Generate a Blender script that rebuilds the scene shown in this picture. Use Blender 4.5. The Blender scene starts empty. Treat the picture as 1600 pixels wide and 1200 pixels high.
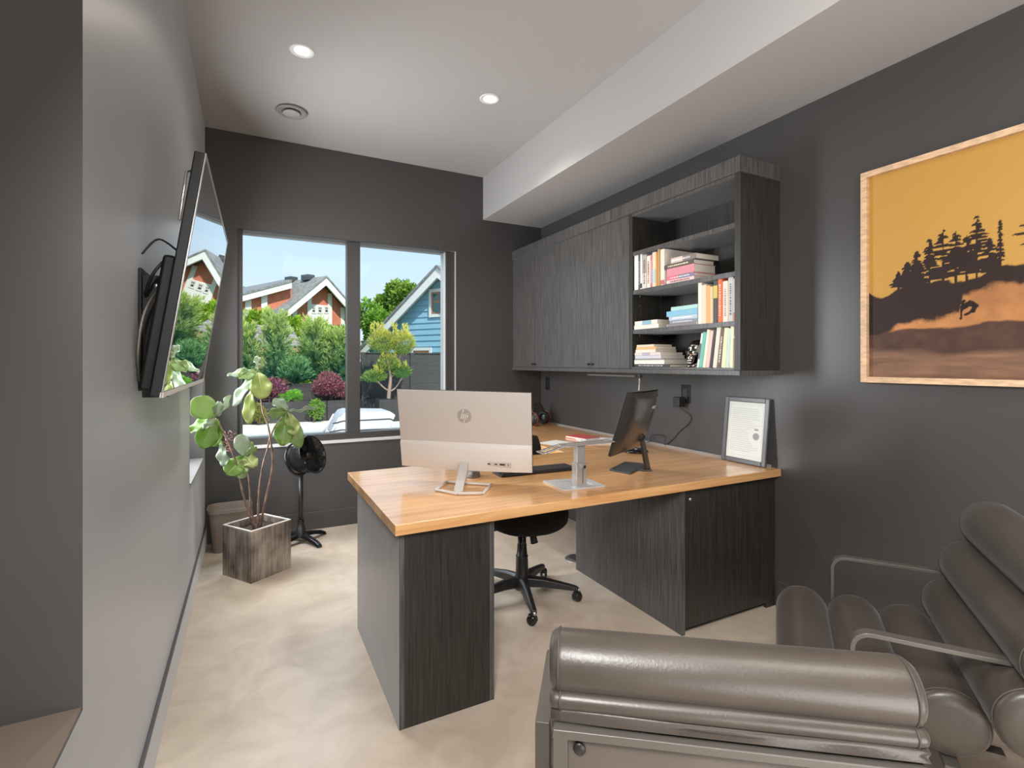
import bpy, bmesh, math, random
import numpy as np
from mathutils import Vector, Matrix, Euler

random.seed(7)
SC = bpy.context.scene
COL = SC.collection
PI = math.pi

# ------------------------------------------------------------------ camera
CAM_H = 1.32
YAW = math.atan(410 / 797.0)
cam = bpy.data.cameras.new('camera')
cam.sensor_width = 36.0
cam.lens = 797.0 / 1600 * 36
cam.shift_y = -0.02
cam.clip_start = 0.02
cam.clip_end = 300
co = bpy.data.objects.new('camera', cam)
COL.objects.link(co)
co.location = (0, 0, CAM_H)
co.rotation_euler = (PI / 2, 0, -YAW)
SC.camera = co

# ------------------------------------------------------------------ world, sun, big lamps, exposure
SC.view_settings.view_transform = 'Standard'
SC.view_settings.look = 'None'
SC.view_settings.gamma = 1.0
SC.view_settings.use_curve_mapping = False
SC.view_settings.exposure = 0.0
SC.cycles.use_denoising = True
SC.cycles.max_bounces = 8
SC.cycles.transparent_max_bounces = 12
SC.cycles.sample_clamp_indirect = 6.0
SC.cycles.caustics_reflective = False
SC.cycles.caustics_refractive = False

w = bpy.data.worlds.new('sky')
SC.world = w
w.use_nodes = True
nt = w.node_tree
nt.nodes.clear()
out = nt.nodes.new('ShaderNodeOutputWorld')
bg = nt.nodes.new('ShaderNodeBackground')
tc = nt.nodes.new('ShaderNodeTexCoord')
sx = nt.nodes.new('ShaderNodeSeparateXYZ')
cr = nt.nodes.new('ShaderNodeValToRGB')
nt.links.new(tc.outputs['Generated'], sx.inputs[0])
nt.links.new(sx.outputs['Z'], cr.inputs[0])
e = cr.color_ramp.elements
e[0].position = 0.0; e[0].color = (.80, .91, 1.0, 1)
e[1].position = 1.0; e[1].color = (.22, .45, .85, 1)
m = cr.color_ramp.elements.new(0.25); m.color = (.55, .78, 1.0, 1)
nt.links.new(cr.outputs[0], bg.inputs[0])
bg.inputs[1].default_value = 1.12
nt.links.new(bg.outputs[0], out.inputs[0])

def lamp(name, kind, loc, aim, power, color=(1, 1, 1), **kw):
    l = bpy.data.lights.new(name, kind)
    l.energy = power
    l.color = color
    for k, v in kw.items():
        setattr(l, k, v)
    o = bpy.data.objects.new(name, l)
    COL.objects.link(o)
    o.location = loc
    d = Vector(aim) - Vector(loc)
    o.rotation_euler = d.to_track_quat('-Z', 'Y').to_euler()
    return o

lamp('sun', 'SUN', (.6, -6, 6.6), (0, 0, 0), 5.0, (1.0, .95, .86), angle=.009)
lamp('side_window_daylight', 'AREA', (-.47, 3.66, 1.48), (1.6, 2.9, 1.1), 62, (.96, .98, 1.0), shape='RECTANGLE', size=.70, size_y=1.5)
lamp('window_daylight_boost', 'AREA', (.8, 6.4, 4.3), (.9, 2.4, .6), 230, (.95, .98, 1.0), shape='RECTANGLE', size=3.4, size_y=1.6)  # added unseen lamp above the window, boosts the daylight coming in
lamp('ceiling_fill', 'AREA', (.9, -.8, .55), (1.0, 1.5, 3.05), 35, (1.0, .97, .95), shape='RECTANGLE', size=1.4, size_y=1.0)  # added unseen uplight behind the camera, brightens the ceiling
lamp('overhead_fill', 'AREA', (1.2, -.2, 3.0), (1.3, 1.0, 0), 50, (1.0, .93, .86), shape='RECTANGLE', size=1.4, size_y=.9)  # added soft fill overhead behind the camera, no real fixture
lamp('left_bounce_lamp', 'AREA', (-.14, .0, 1.95), (2.4, .30, .50), 66, (1.0, .98, .96), shape='SQUARE', size=.55)
lamp('left_wall_bounce', 'SPOT', (1.6, -.6, 2.2), (-.29, 1.9, 1.4), 85, (1.0, .98, .97), spot_size=1.1, spot_blend=.8, shadow_soft_size=.3)

# ------------------------------------------------------------------ helpers
F0, U0, V0 = 797.0, 800.0, 568.0
CS, SN = math.cos(YAW), math.sin(YAW)
def ray(u, v):
    r = (u - U0) / F0
    return Vector((SN + CS * r, CS - SN * r, -(v - V0) / F0))
def at(u, v, Y):
    d = ray(u, v); t = Y / d.y
    return Vector((0, 0, CAM_H)) + d * t
def on_plane(u, v, p, n):
    d = ray(u, v); o = Vector((0, 0, CAM_H))
    return o + d * ((Vector(p) - o).dot(Vector(n)) / d.dot(Vector(n)))

def tag(o, label=None, cat=None, group=None, kind=None):
    if label: o['label'] = label
    if cat: o['category'] = cat
    if group: o['group'] = group
    if kind: o['kind'] = kind
    return o
def empty(name, loc=(0, 0, 0), rz=0.0, label=None, cat=None, group=None, kind=None):
    o = bpy.data.objects.new(name, None)
    o.empty_display_size = .1
    COL.objects.link(o)
    o.location = loc
    o.rotation_euler = (0, 0, rz)
    return tag(o, label, cat, group, kind)
def link_mesh(name, me, parent=None):
    o = bpy.data.objects.new(name, me)
    COL.objects.link(o)
    if parent: o.parent = parent
    return o
def copy_tree(o, parent=None):
    c = o.copy(); COL.objects.link(c); c.parent = parent
    for ch in list(o.children): copy_tree(ch, c)
    return c

class MB:
    """collects shapes, then links them as one mesh object"""
    def __init__(s): s.v = []; s.f = []; s.sm = []
    def add(s, vs, fs, smooth=False):
        n = len(s.v); s.v += [tuple(p) for p in vs]
        s.f += [tuple(i + n for i in f) for f in fs]; s.sm += [smooth] * len(fs)
        return s
    def box(s, x0, x1, y0, y1, z0, z1, M=None):
        vs = [Vector(p) for p in ((x0,y0,z0),(x1,y0,z0),(x1,y1,z0),(x0,y1,z0),(x0,y0,z1),(x1,y0,z1),(x1,y1,z1),(x0,y1,z1))]
        if M is not None: vs = [M @ p for p in vs]
        return s.add(vs, [(0,3,2,1),(4,5,6,7),(0,1,5,4),(1,2,6,5),(2,3,7,6),(3,0,4,7)])
    def cyl(s, p0, p1, r0, r1=None, n=20, caps=True):
        r1 = r0 if r1 is None else r1
        p0, p1 = Vector(p0), Vector(p1); d = (p1 - p0).normalized()
        a = d.orthogonal().normalized(); b = d.cross(a)
        vs = []
        for p, r in ((p0, r0), (p1, r1)):
            for i in range(n):
                t = 2 * PI * i / n; vs.append(p + a * (r * math.cos(t)) + b * (r * math.sin(t)))
        s.add(vs, [(i, (i + 1) % n, n + (i + 1) % n, n + i) for i in range(n)], True)
        if caps: s.add(vs, [tuple(range(n))[::-1], tuple(range(n, 2 * n))])
        return s
    def lathe(s, prof, org=(0,0,0), axis=(0,0,1), n=32):
        d = Vector(axis).normalized(); a = d.orthogonal().normalized(); b = d.cross(a); o = Vector(org)
        vs = []
        for r, z in prof:
            for i in range(n):
                t = 2 * PI * i / n; vs.append(o + d * z + a * (r * math.cos(t)) + b * (r * math.sin(t)))
        fs = []
        for k in range(len(prof) - 1):
            for i in range(n):
                j = (i + 1) % n; fs.append((k*n+i, k*n+j, (k+1)*n+j, (k+1)*n+i))
        return s.add(vs, fs, True)
    def tube(s, pts, r, n=8, caps=True, flat=None):
        """round tube of radius r (number or list); flat=(half_w, half_h) makes a flat bar"""
        pts = [Vector(p) for p in pts]; m = len(pts)
        rs = r if isinstance(r, (list, tuple)) else [r] * m
        d = (pts[1] - pts[0]).normalized(); up = Vector((0, 0, 1)) if abs(d.z) < .95 else Vector((1, 0, 0))
        vs = []; a = d.cross(up).normalized()
        for i, p in enumerate(pts):
            t = (pts[min(i+1, m-1)] - pts[max(i-1, 0)]).normalized()
            a = (a - t * a.dot(t)).normalized(); b = t.cross(a)
            if flat:
                for ca, cb in ((1,1),(-1,1),(-1,-1),(1,-1)): vs.append(p + a * flat[0] * ca + b * flat[1] * cb)
            else:
                for k in range(n):
                    q = 2 * PI * k / n; vs.append(p + a * (rs[i] * math.cos(q)) + b * (rs[i] * math.sin(q)))
        k = 4 if flat else n
        fs = [(i*k+j, i*k+(j+1)%k, (i+1)*k+(j+1)%k, (i+1)*k+j) for i in range(m-1) for j in range(k)]
        s.add(vs, fs, not flat)
        if caps: s.add(vs, [tuple(range(k))[::-1], tuple(range((m-1)*k, m*k))])
        return s
    def prism(s, poly, h0, h1, M=None):
        """polygon (x,y) extruded from z=h0 to h1, then moved by M"""
        n = len(poly)
        vs = [Vector((x, y, h0)) for x, y in poly] + [Vector((x, y, h1)) for x, y in poly]
        if M is not None: vs = [M @ p for p in vs]
        return s.add(vs, [tuple(range(n))[::-1], tuple(range(n, 2*n))] + [(i, (i+1)%n, n+(i+1)%n, n+i) for i in range(n)])
    def ellipsoid(s, c, r, n=20, m=12, M=None):
        vs = []; fs = []
        for i in range(m + 1):
            ph = PI * i / m
            for j in range(n):
                th = 2 * PI * j / n
                p = Vector((r[0]*math.sin(ph)*math.cos(th), r[1]*math.sin(ph)*math.sin(th), r[2]*math.cos(ph)))
                if M is not None: p = M @ p
                vs.append(p + Vector(c))
        for i in range(m):
            for j in range(n):
                fs.append((i*n+j, (i+1)*n+j, (i+1)*n+(j+1)%n, i*n+(j+1)%n))
        return s.add(vs, fs, True)
    def build(s, name, mat=None, parent=None, bevel=0, seg=2, merge=True, **t):
        me = bpy.data.meshes.new(name)
        me.from_pydata(s.v, [], s.f)
        me.polygons.foreach_set('use_smooth', s.sm)
        if merge:
            bm = bmesh.new(); bm.from_mesh(me)
            bmesh.ops.remove_doubles(bm, verts=bm.verts, dist=1e-5)
            bmesh.ops.recalc_face_normals(bm, faces=bm.faces)
            bm.to_mesh(me); bm.free()
        if mat: me.materials.append(mat)
        o = link_mesh(name, me, parent)
        if bevel:
            md = o.modifiers.new('bevel', 'BEVEL'); md.width = bevel; md.segments = seg; md.limit_method = 'ANGLE'
            md.angle_limit = math.radians(40)
            md.harden_normals = True
            for p in me.polygons: p.use_smooth = True
        return tag(o, **t) if t else o

def arc(c, r, a0, a1, n, plane='xz'):
    o = []
    for i in range(n + 1):
        a = a0 + (a1 - a0) * i / n
        x, y = r * math.cos(a), r * math.sin(a)
        o.append(Vector(c) + (Vector((x, 0, y)) if plane == 'xz' else Vector((x, y, 0))))
    return o
def smooth_path(pts, k=6):
    pts = [Vector(p) for p in pts]; o = []
    for i in range(len(pts) - 1):
        p0 = pts[max(i-1, 0)]; p1 = pts[i]; p2 = pts[i+1]; p3 = pts[min(i+2, len(pts)-1)]
        for j in range(k):
            t = j / k
            o.append(.5 * ((2*p1) + (p2-p0)*t + (2*p0-5*p1+4*p2-p3)*t*t + (3*p1-p0-3*p2+p3)*t*t*t))
    return o + [pts[-1]]
def text_mesh(name, s, size, mat, parent, M, ext=.0006, shear=0):
    cu = bpy.data.curves.new(name, 'FONT'); cu.body = s; cu.size = size; cu.extrude = ext
    cu.align_x = 'CENTER'; cu.align_y = 'CENTER'; cu.shear = shear; cu.resolution_u = 3
    t = bpy.data.objects.new(name, cu); COL.objects.link(t)
    dg = bpy.context.evaluated_depsgraph_get()
    me = bpy.data.meshes.new_from_object(t.evaluated_get(dg))
    bpy.data.objects.remove(t); bpy.data.curves.remove(cu)
    me.transform(M); me.materials.clear(); me.materials.append(mat)
    return link_mesh(name, me, parent)

# ------------------------------------------------------------------ materials
def mat(name, col, rough=.5, spec=.5, metal=0, bump=0, bscale=40, bstretch=(1,1,1), var=0, vscale=3, vcol=None, coat=0, coat_r=.1,
        trans=0, emit=None, sheen=0, vstretch=(1,1,1), vcontrast=(.35, .65), vdetail=4):
    m = bpy.data.materials.new(name); m.use_nodes = True
    nt = m.node_tree; b = nt.nodes['Principled BSDF']
    b.inputs['Base Color'].default_value = (*col, 1)
    b.inputs['Roughness'].default_value = rough
    b.inputs['Specular IOR Level'].default_value = spec
    b.inputs['Metallic'].default_value = metal
    b.inputs['Coat Weight'].default_value = coat
    b.inputs['Coat Roughness'].default_value = coat_r
    b.inputs['Sheen Weight'].default_value = sheen; b.inputs['Sheen Roughness'].default_value = .35
    if emit:
        b.inputs['Emission Color'].default_value = (*emit[0], 1); b.inputs['Emission Strength'].default_value = emit[1]
    def noise(scale, stretch, detail=4):
        tc = nt.nodes.new('ShaderNodeTexCoord'); mp = nt.nodes.new('ShaderNodeMapping'); n = nt.nodes.new('ShaderNodeTexNoise')
        mp.inputs['Scale'].default_value = stretch; n.inputs['Scale'].default_value = scale; n.inputs['Detail'].default_value = detail
        nt.links.new(tc.outputs['Object'], mp.inputs[0]); nt.links.new(mp.outputs[0], n.inputs[0])
        return n
    if var or vcol:
        n = noise(vscale, vstretch, vdetail); r = nt.nodes.new('ShaderNodeValToRGB')
        r.color_ramp.elements[0].position = vcontrast[0]; r.color_ramp.elements[1].position = vcontrast[1]
        c2 = vcol or tuple(min(1, c * (1 + var)) for c in col); c1 = col if vcol else tuple(c * (1 - var) for c in col)
        r.color_ramp.elements[0].color = (*c1, 1); r.color_ramp.elements[1].color = (*c2, 1)
        nt.links.new(n.outputs[0], r.inputs[0]); nt.links.new(r.outputs[0], b.inputs['Base Color'])
    if bump:
        n = noise(bscale, bstretch, 3); bp = nt.nodes.new('ShaderNodeBump'); bp.inputs['Strength'].default_value = bump
        bp.inputs['Distance'].default_value = .004
        nt.links.new(n.outputs[0], bp.inputs['Height']); nt.links.new(bp.outputs[0], b.inputs['Normal'])
    return m

M = {}
M['wall'] = mat('charcoal_wall_paint', (.058, .055, .055), .36, .55, bump=.04, bscale=90, var=.04, vscale=1.2, sheen=.40)
M['ceiling'] = mat('warm_grey_ceiling_paint', (.46, .445, .44), .85, .3, bump=.04, bscale=120)
M['base'] = mat('charcoal_trim_paint', (.060, .056, .054), .35, .5, sheen=.42)
M['frame'] = mat('dark_window_frame', (.045, .041, .040), .4, .5)
M['edge'] = mat('painted_daylit_edge', (.55, .54, .53), .4, .5)  # daylight on frame sides, jamb and sill painted as a pale colour
M['white'] = mat('white_trim', (.8, .79, .77), .4)
M['whitepaint'] = mat('white_house_paint', (.82, .80, .76), .6)
M['black'] = mat('black_plastic', (.018, .017, .017), .38)
M['blackgloss'] = mat('glossy_black_plastic', (.012, .012, .013), .16)
M['blackmatt'] = mat('matt_black', (.012, .012, .012), .7)
M['fabric'] = mat('black_mesh_fabric', (.012, .012, .013), .9, bump=.4, bscale=300)
M['steel'] = mat('brushed_steel', (.60, .58, .56), .27, metal=.75, bump=.05, bscale=120, bstretch=(1, 1, 20))
M['chrome'] = mat('polished_metal', (.55, .50, .45), .12, metal=1)
M['silver'] = mat('silver_plastic', (.50, .475, .445), .38)
M['silver2'] = mat('pale_silver_plastic', (.60, .565, .53), .42)
M['logo'] = mat('monitor_logo_grey', (.34, .315, .29), .3)
M['keys'] = mat('dark_key_plastic', (.05, .05, .052), .45)
M['screen'] = mat('dark_glass_screen', (.004, .004, .005), .02, .6)
M['screen'].node_tree.nodes['Principled BSDF'].inputs['IOR'].default_value = 2.3
M['screen'].node_tree.nodes['Principled BSDF'].inputs['Coat Weight'].default_value = 1.0
M['screen'].node_tree.nodes['Principled BSDF'].inputs['Coat IOR'].default_value = 2.0
M['screen'].node_tree.nodes['Principled BSDF'].inputs['Coat Roughness'].default_value = .01
M['tvback'] = mat('tv_black_plastic', (.007, .007, .0075), .5, .35)
M['alu'] = mat('satin_aluminium', (.60, .60, .61), .35, metal=.25)
M['armsteel'] = mat('gunmetal_arm', (.12, .108, .095), .38, metal=.3)
M['leather'] = mat('dark_brown_leather', (.058, .047, .038), .37, .55, bump=.10, bscale=160, var=.12, vscale=5, sheen=.10)
M['leatherlt'] = mat('taupe_leather_panel', (.105, .088, .076), .45, .5, bump=.1, bscale=160, var=.08, vscale=5)
M['stitch'] = mat('leather_piping', (.055, .047, .042), .55)
M['soil'] = mat('dark_potting_soil', (.03, .02, .015), .95, bump=1, bscale=60, var=.5, vscale=30)
M['stem'] = mat('brown_bark_stem', (.22, .14, .105), .8, bump=.6, bscale=80, var=.4, vscale=25)
M['bin'] = mat('grey_brown_bin_plastic', (.25, .21, .18), .5, var=.12, vscale=8)
M['paper'] = mat('white_paper', (.78, .77, .74), .7)
M['pages'] = mat('cream_page_block', (.66, .60, .50), .85, bump=.4, bscale=20, bstretch=(60, 60, 1))
M['oakframe'] = mat('light_oak_frame', (.62, .42, .26), .5, var=.18, vscale=4, vstretch=(1, 6, 20))
M['metalgrey'] = mat('grey_metal', (.25, .25, .25), .35, metal=.7)

def wood_grain(name, c1, c2, rough, scale, stretch, streak=.5, coat=0):
    m = bpy.data.materials.new(name); m.use_nodes = True; nt = m.node_tree; b = nt.nodes['Principled BSDF']
    tc = nt.nodes.new('ShaderNodeTexCoord'); mp = nt.nodes.new('ShaderNodeMapping'); mp.inputs['Scale'].default_value = stretch
    n1 = nt.nodes.new('ShaderNodeTexNoise'); n1.inputs['Scale'].default_value = scale; n1.inputs['Detail'].default_value = 6
    n1.inputs['Distortion'].default_value = .6
    r = nt.nodes.new('ShaderNodeValToRGB'); r.color_ramp.elements[0].position = .36; r.color_ramp.elements[1].position = .64
    r.color_ramp.elements[0].color = (*c1, 1); r.color_ramp.elements[1].color = (*c2, 1)
    nt.links.new(tc.outputs['Object'], mp.inputs[0]); nt.links.new(mp.outputs[0], n1.inputs[0]); nt.links.new(n1.outputs[0], r.inputs[0])
    nt.links.new(r.outputs[0], b.inputs['Base Color'])
    b.inputs['Roughness'].default_value = rough; b.inputs['Coat Weight'].default_value = coat; b.inputs['Coat Roughness'].default_value = .12; b.inputs['Sheen Weight'].default_value = .30; b.inputs['Sheen Roughness'].default_value = .35
    bp = nt.nodes.new('ShaderNodeBump'); bp.inputs['Strength'].default_value = streak; bp.inputs['Distance'].default_value = .0015
    nt.links.new(n1.outputs[0], bp.inputs['Height']); nt.links.new(bp.outputs[0], b.inputs['Normal'])
    return m
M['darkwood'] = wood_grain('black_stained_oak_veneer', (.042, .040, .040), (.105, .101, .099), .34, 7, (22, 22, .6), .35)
M['darkwood_shaded'] = wood_grain('black_stained_oak_shaded', (.015, .013, .011), (.036, .032, .028), .42, 7, (22, 22, .6), .35)  # veneer darkened to paint shade on end faces and bookcase interior
M['darkwood_shaded'].node_tree.nodes['Principled BSDF'].inputs['Sheen Weight'].default_value = .04

def desk_wood():
    m = bpy.data.materials.new('oiled_fir_worktop'); m.use_nodes = True; nt = m.node_tree; b = nt.nodes['Principled BSDF']
    tc = nt.nodes.new('ShaderNodeTexCoord')
    mp = nt.nodes.new('ShaderNodeMapping'); mp.inputs['Scale'].default_value = (.8, 14, 14)
    n = nt.nodes.new('ShaderNodeTexNoise'); n.inputs['Scale'].default_value = 3; n.inputs['Detail'].default_value = 6; n.inputs['Distortion'].default_value = .8
    nt.links.new(tc.outputs['Object'], mp.inputs[0]); nt.links.new(mp.outputs[0], n.inputs[0])
    r = nt.nodes.new('ShaderNodeValToRGB'); r.color_ramp.elements[0].position = .32; r.color_ramp.elements[1].position = .68
    r.color_ramp.elements[0].color = (.74, .36, .13, 1); r.color_ramp.elements[1].color = (.94, .57, .26, 1)
    nt.links.new(n.outputs[0], r.inputs[0])
    # staves, each a slightly different tone
    br = nt.nodes.new('ShaderNodeTexBrick'); br.inputs['Scale'].default_value = 1; br.inputs['Brick Width'].default_value = 1.3
    br.inputs['Row Height'].default_value = .11; br.inputs['Mortar Size'].default_value = .0008
    br.inputs['Color1'].default_value = (.92, .91, .90, 1); br.inputs['Color2'].default_value = (1.04, 1.03, 1.02, 1); br.inputs['Mortar'].default_value = (.8, .78, .75, 1)
    nt.links.new(tc.outputs['Object'], br.inputs[0])
    mx = nt.nodes.new('ShaderNodeMix'); mx.data_type = 'RGBA'; mx.blend_type = 'MULTIPLY'; mx.inputs[0].default_value = 1
    nt.links.new(r.outputs[0], mx.inputs[6]); nt.links.new(br.outputs[0], mx.inputs[7]); nt.links.new(mx.outputs[2], b.inputs['Base Color'])
    b.inputs['Roughness'].default_value = .30
    b.inputs['Coat Weight'].default_value = .9; b.inputs['Coat Roughness'].default_value = .14; b.inputs['Coat IOR'].default_value = 1.6
    return m
M['desk'] = desk_wood()

def concrete_floor():
    m = bpy.data.materials.new('polished_concrete_floor'); m.use_nodes = True; nt = m.node_tree; b = nt.nodes['Principled BSDF']
    tc = nt.nodes.new('ShaderNodeTexCoord')
    def nz(s, d, dist=0):
        n = nt.nodes.new('ShaderNodeTexNoise'); n.inputs['Scale'].default_value = s; n.inputs['Detail'].default_value = d
        n.inputs['Distortion'].default_value = dist; nt.links.new(tc.outputs['Object'], n.inputs[0]); return n
    a, c, g = nz(1.1, 8, .6), nz(5, 10, 1.2), nz(45, 6)
    r = nt.nodes.new('ShaderNodeValToRGB'); r.color_ramp.elements[0].position = .38; r.color_ramp.elements[1].position = .62
    r.color_ramp.elements[0].color = (.50, .41, .32, 1); r.color_ramp.elements[1].color = (.66, .57, .47, 1)
    ad = nt.nodes.new('ShaderNodeMath'); ad.operation = 'ADD'; mu = nt.nodes.new('ShaderNodeMath'); mu.operation = 'MULTIPLY'; mu.inputs[1].default_value = .5
    nt.links.new(a.outputs[0], ad.inputs[0]); nt.links.new(c.outputs[0], ad.inputs[1]); nt.links.new(ad.outputs[0], mu.inputs[0])
    nt.links.new(mu.outputs[0], r.inputs[0]); nt.links.new(r.outputs[0], b.inputs['Base Color'])
    b.inputs['Roughness'].default_value = .28
    bp = nt.nodes.new('ShaderNodeBump'); bp.inputs['Strength'].default_value = .06; nt.links.new(g.outputs[0], bp.inputs['Height']); nt.links.new(bp.outputs[0], b.inputs['Normal'])
    return m
M['floor'] = concrete_floor()

def glass_mat(name, tint=(1, 1, 1), ior=1.45):
    m = bpy.data.materials.new(name); m.use_nodes = True; nt = m.node_tree; nt.nodes.clear()
    o = nt.nodes.new('ShaderNodeOutputMaterial'); mx = nt.nodes.new('ShaderNodeMixShader'); fr = nt.nodes.new('ShaderNodeFresnel')
    tr = nt.nodes.new('ShaderNodeBsdfTransparent'); gl = nt.nodes.new('ShaderNodeBsdfGlossy'); gl.inputs['Roughness'].default_value = .01
    fr.inputs[0].default_value = ior; tr.inputs[0].default_value = (*tint, 1)
    nt.links.new(fr.outputs[0], mx.inputs[0]); nt.links.new(tr.outputs[0], mx.inputs[1]); nt.links.new(gl.outputs[0], mx.inputs[2]); nt.links.new(mx.outputs[0], o.inputs[0])
    return m
M['glass'] = glass_mat('clear_window_glass', (.98, .99, .99), 1.10)
# ================================================================== THE ROOM
XL, XR, YB, YF, ZC = -.29, 2.555, 4.34, -1.9, 3.05
OW = .22                                    # outer wall thickness
S = dict(kind='structure')
MB().box(XL - .3, XR + .3, YF - .2, YB + OW, -.12, 0).build('floor', M['floor'], **S)
MB().box(XL - .3, XR + .3, YF - .2, YB + OW, ZC, ZC + .15).build('ceiling', M['ceiling'], **S)
MB().box(1.93, XR, YF, YB, 2.655, ZC).build('ceiling_soffit', M['ceiling'], **S)
# window_1 opening in wall_back
WX0, WX1, WZ0, WZ1 = -.083, 1.663, .686, 2.335
b = MB()
b.box(XL - .3, WX0, YB, YB + OW, 0, ZC).box(WX1, XR + .3, YB, YB + OW, 0, ZC)
b.box(WX0, WX1, YB, YB + OW, 0, WZ0).box(WX0, WX1, YB, YB + OW, WZ1, ZC)
b.build('wall_back', M['wall'], **S)
MB().box(XR, XR + .15, YF, YB, 0, ZC).build('wall_right', M['wall'], **S)
MB().box(XL - .3, XR + .3, YF - .15, YF, 0, ZC).build('wall_rear', M['wall'], **S)
# wall_left with two openings (y0,y1,z0,z1)
LO = [(-.75, 1.27, .643, 2.35), (3.27, 4.12, .66, 2.30)]
b = MB(); xa, xb = XL - .22, XL
b.box(xa, xb, YF, LO[0][0], 0, ZC).box(xa, xb, LO[0][1], LO[1][0], 0, ZC).box(xa, xb, LO[1][1], YB, 0, ZC)
for y0, y1, z0, z1 in LO: b.box(xa, xb, y0, y1, 0, z0).box(xa, xb, y0, y1, z1, ZC)
b.build('wall_left', M['wall'], **S)
# closed recess behind the near opening
MB().box(xa - .02, xa, LO[0][0] - .1, LO[0][1] + .1, .5, 2.5).build('wall_recess', M['wall'], **S)
MB().box(xa, xb - .002, LO[0][0], LO[0][1], .643, .649).build('recess_sill', mat('tan_sill_board', (.17, .135, .11), .5), **S)
# baseboards
def baseboard(name, x0, x1, y0, y1, h=.14):
    MB().box(x0, x1, y0, y1, 0, h).build(name, M['base'], bevel=.003, **S)
baseboard('baseboard_left', XL, XL + .014, YF, YB)
baseboard('baseboard_back', XL, XR, YB - .014, YB)
baseboard('baseboard_right', XR - .012, XR, YF, 1.80)
baseboard('baseboard_right', XR - .012, XR, 1.86, 4.3)

# window_1: frame, mullion, panes, sill
W = empty('window_1', (0, YB, 0), **S)
fy0, fy1 = .030, .115
b = MB(); b.box(WX0, WX0 + .036, fy0, fy1, WZ0, WZ1).box(1.578, WX1, fy0, fy1, WZ0, WZ1)
b.box(WX0 + .036, 1.578, .001, fy1, WZ1 - .006, WZ1 - .0005)
b.box(WX0 + .036, 1.578, fy0, fy1, WZ0 + .012, WZ0 + .062)
b.build('window_frame', M['frame'], W, bevel=.002)
MB().box(.716, .822, fy0, fy1, WZ0 + .062, WZ1 - .004).build('mullion', M['frame'], W, bevel=.002)
MB().box(1.5765, 1.5785, fy0 + .02, fy1 + .06, WZ0 + .06, WZ1).box(WX1 - .003, WX1 - .001, .002, fy0, WZ0 + .01, WZ1).build('daylit_edge_strip', M['edge'], W, label='strips painting daylight on the window frame sides')  # thin pale strips added where frame side and jamb catch daylight
MB().box(WX0, WX1, -.012, fy1, WZ0 - .012, WZ0 + .010).build('window_sill', M['edge'], W, bevel=.002, label='window sill edge painted pale as if daylit')
MB().box(WX0 + .03, .72, fy1 - .02, fy1 - .012, WZ0 + .05, WZ1).build('pane', M['glass'], W)
MB().box(.818, 1.585, fy1 - .02, fy1 - .012, WZ0 + .05, WZ1).build('pane', M['glass'], W)
for k, (y0, y1, z0, z1) in enumerate(LO):
    if k == 0: continue
    W = empty('window_%d' % (k + 1), (xa, (y0 + y1) / 2, 0), **S); hw = (y1 - y0) / 2
    b = MB(); b.box(0, .05, -hw, -hw + .045, z0, z1).box(0, .05, hw - .045, hw, z0, z1).box(0, .05, -hw + .045, hw - .045, z0, z0 + .045).box(0, .05, -hw + .045, hw - .045, z1 - .045, z1)
    b.build('window_frame', M['frame'], W)
    MB().box(.05, .226, -hw, hw, z0, z0 + .006).build('window_sill', M['wall'] if k else mat('tan_sill_board', (.24, .19, .15), .5), W)
    MB().box(.018, .026, -hw + .04, hw - .04, z0 + .04, z1 - .04).build('pane', M['glass'], W)

# small things fixed to the room
def downlight(x, y, label):
    t = empty('recessed_downlight', (x, y, ZC), 0, label, 'ceiling light', 'recessed downlights in the ceiling')
    MB().lathe([(.040, .0), (.040, -.002), (.060, -.006), (.066, -.003), (.066, 0)]).build('trim_ring', M['white'], t)
    MB().lathe([(.0, -.0015), (.040, -.0015)], n=24).build('lens', mat('lit_lens', (1, 1, 1), .4, emit=((1.0, .93, .82), 9)), t, label='glowing lens')
    l = lamp('downlight_lamp', 'SPOT', (x, y, ZC - .02), (x, y, 0), 46, (1.0, .90, .78), spot_size=2.3, spot_blend=.7, shadow_soft_size=.04)
downlight(.258, 3.04, 'round white recessed downlight, lit, nearer the left wall')
downlight(1.395, 3.03, 'round recessed downlight, lit, beside the ceiling soffit')
t = empty('ceiling_vent', (.255, 3.79, ZC), 0, 'round grey ceiling air vent near the window wall', 'vent')
g = mat('grey_vent_plastic', (.30, .29, .28), .5)
MB().lathe([(.0, -.004), (.095, -.004), (.100, -.012), (.092, -.020), (.078, -.014), (.074, -.010), (.062, -.012)], n=40).build('vent_ring', g, t)
MB().lathe([(.0, -.026), (.052, -.026), (.056, -.022), (.050, -.014), (.0, -.012)], n=36).build('vent_disc', M['ceiling'], t, label='flat round centre disc')

def plate(name, y, z, label, cat, gangs=1):
    t = empty(name, (XR, y, z), 0, label, cat)
    MB().box(-.006, 0, -.038, .038, -.060, .060).build('cover_plate', M['blackgloss'], t, bevel=.002)
    MB().box(-.009, -.0055, -.018, .018, -.035, .035).build('insert', M['black'], t, bevel=.001)
    return t
plate('wall_switch', 4.21, 1.125, 'black rocker switch plate on the grey wall near the corner, under the far cabinet', 'switch')
plate('wall_outlet', 2.462, 1.120, 'black glossy outlet plate holding a plugged-in power adapter', 'outlet')
t = empty('power_adapter', (XR, 2.468, 1.075), 0, 'black plug-in power adapter with a thin cord running down to the desk', 'power adapter')
MB().box(-.060, -.0065, -.005, .052, -.040, .024).build('adapter_body', M['black'], t, bevel=.004)
def wallpt(u, v, off=.006): p = on_plane(u, v, (XR - off, 0, 0), (1, 0, 0)); return p - Vector((XR, 2.468, 1.075))
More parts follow.
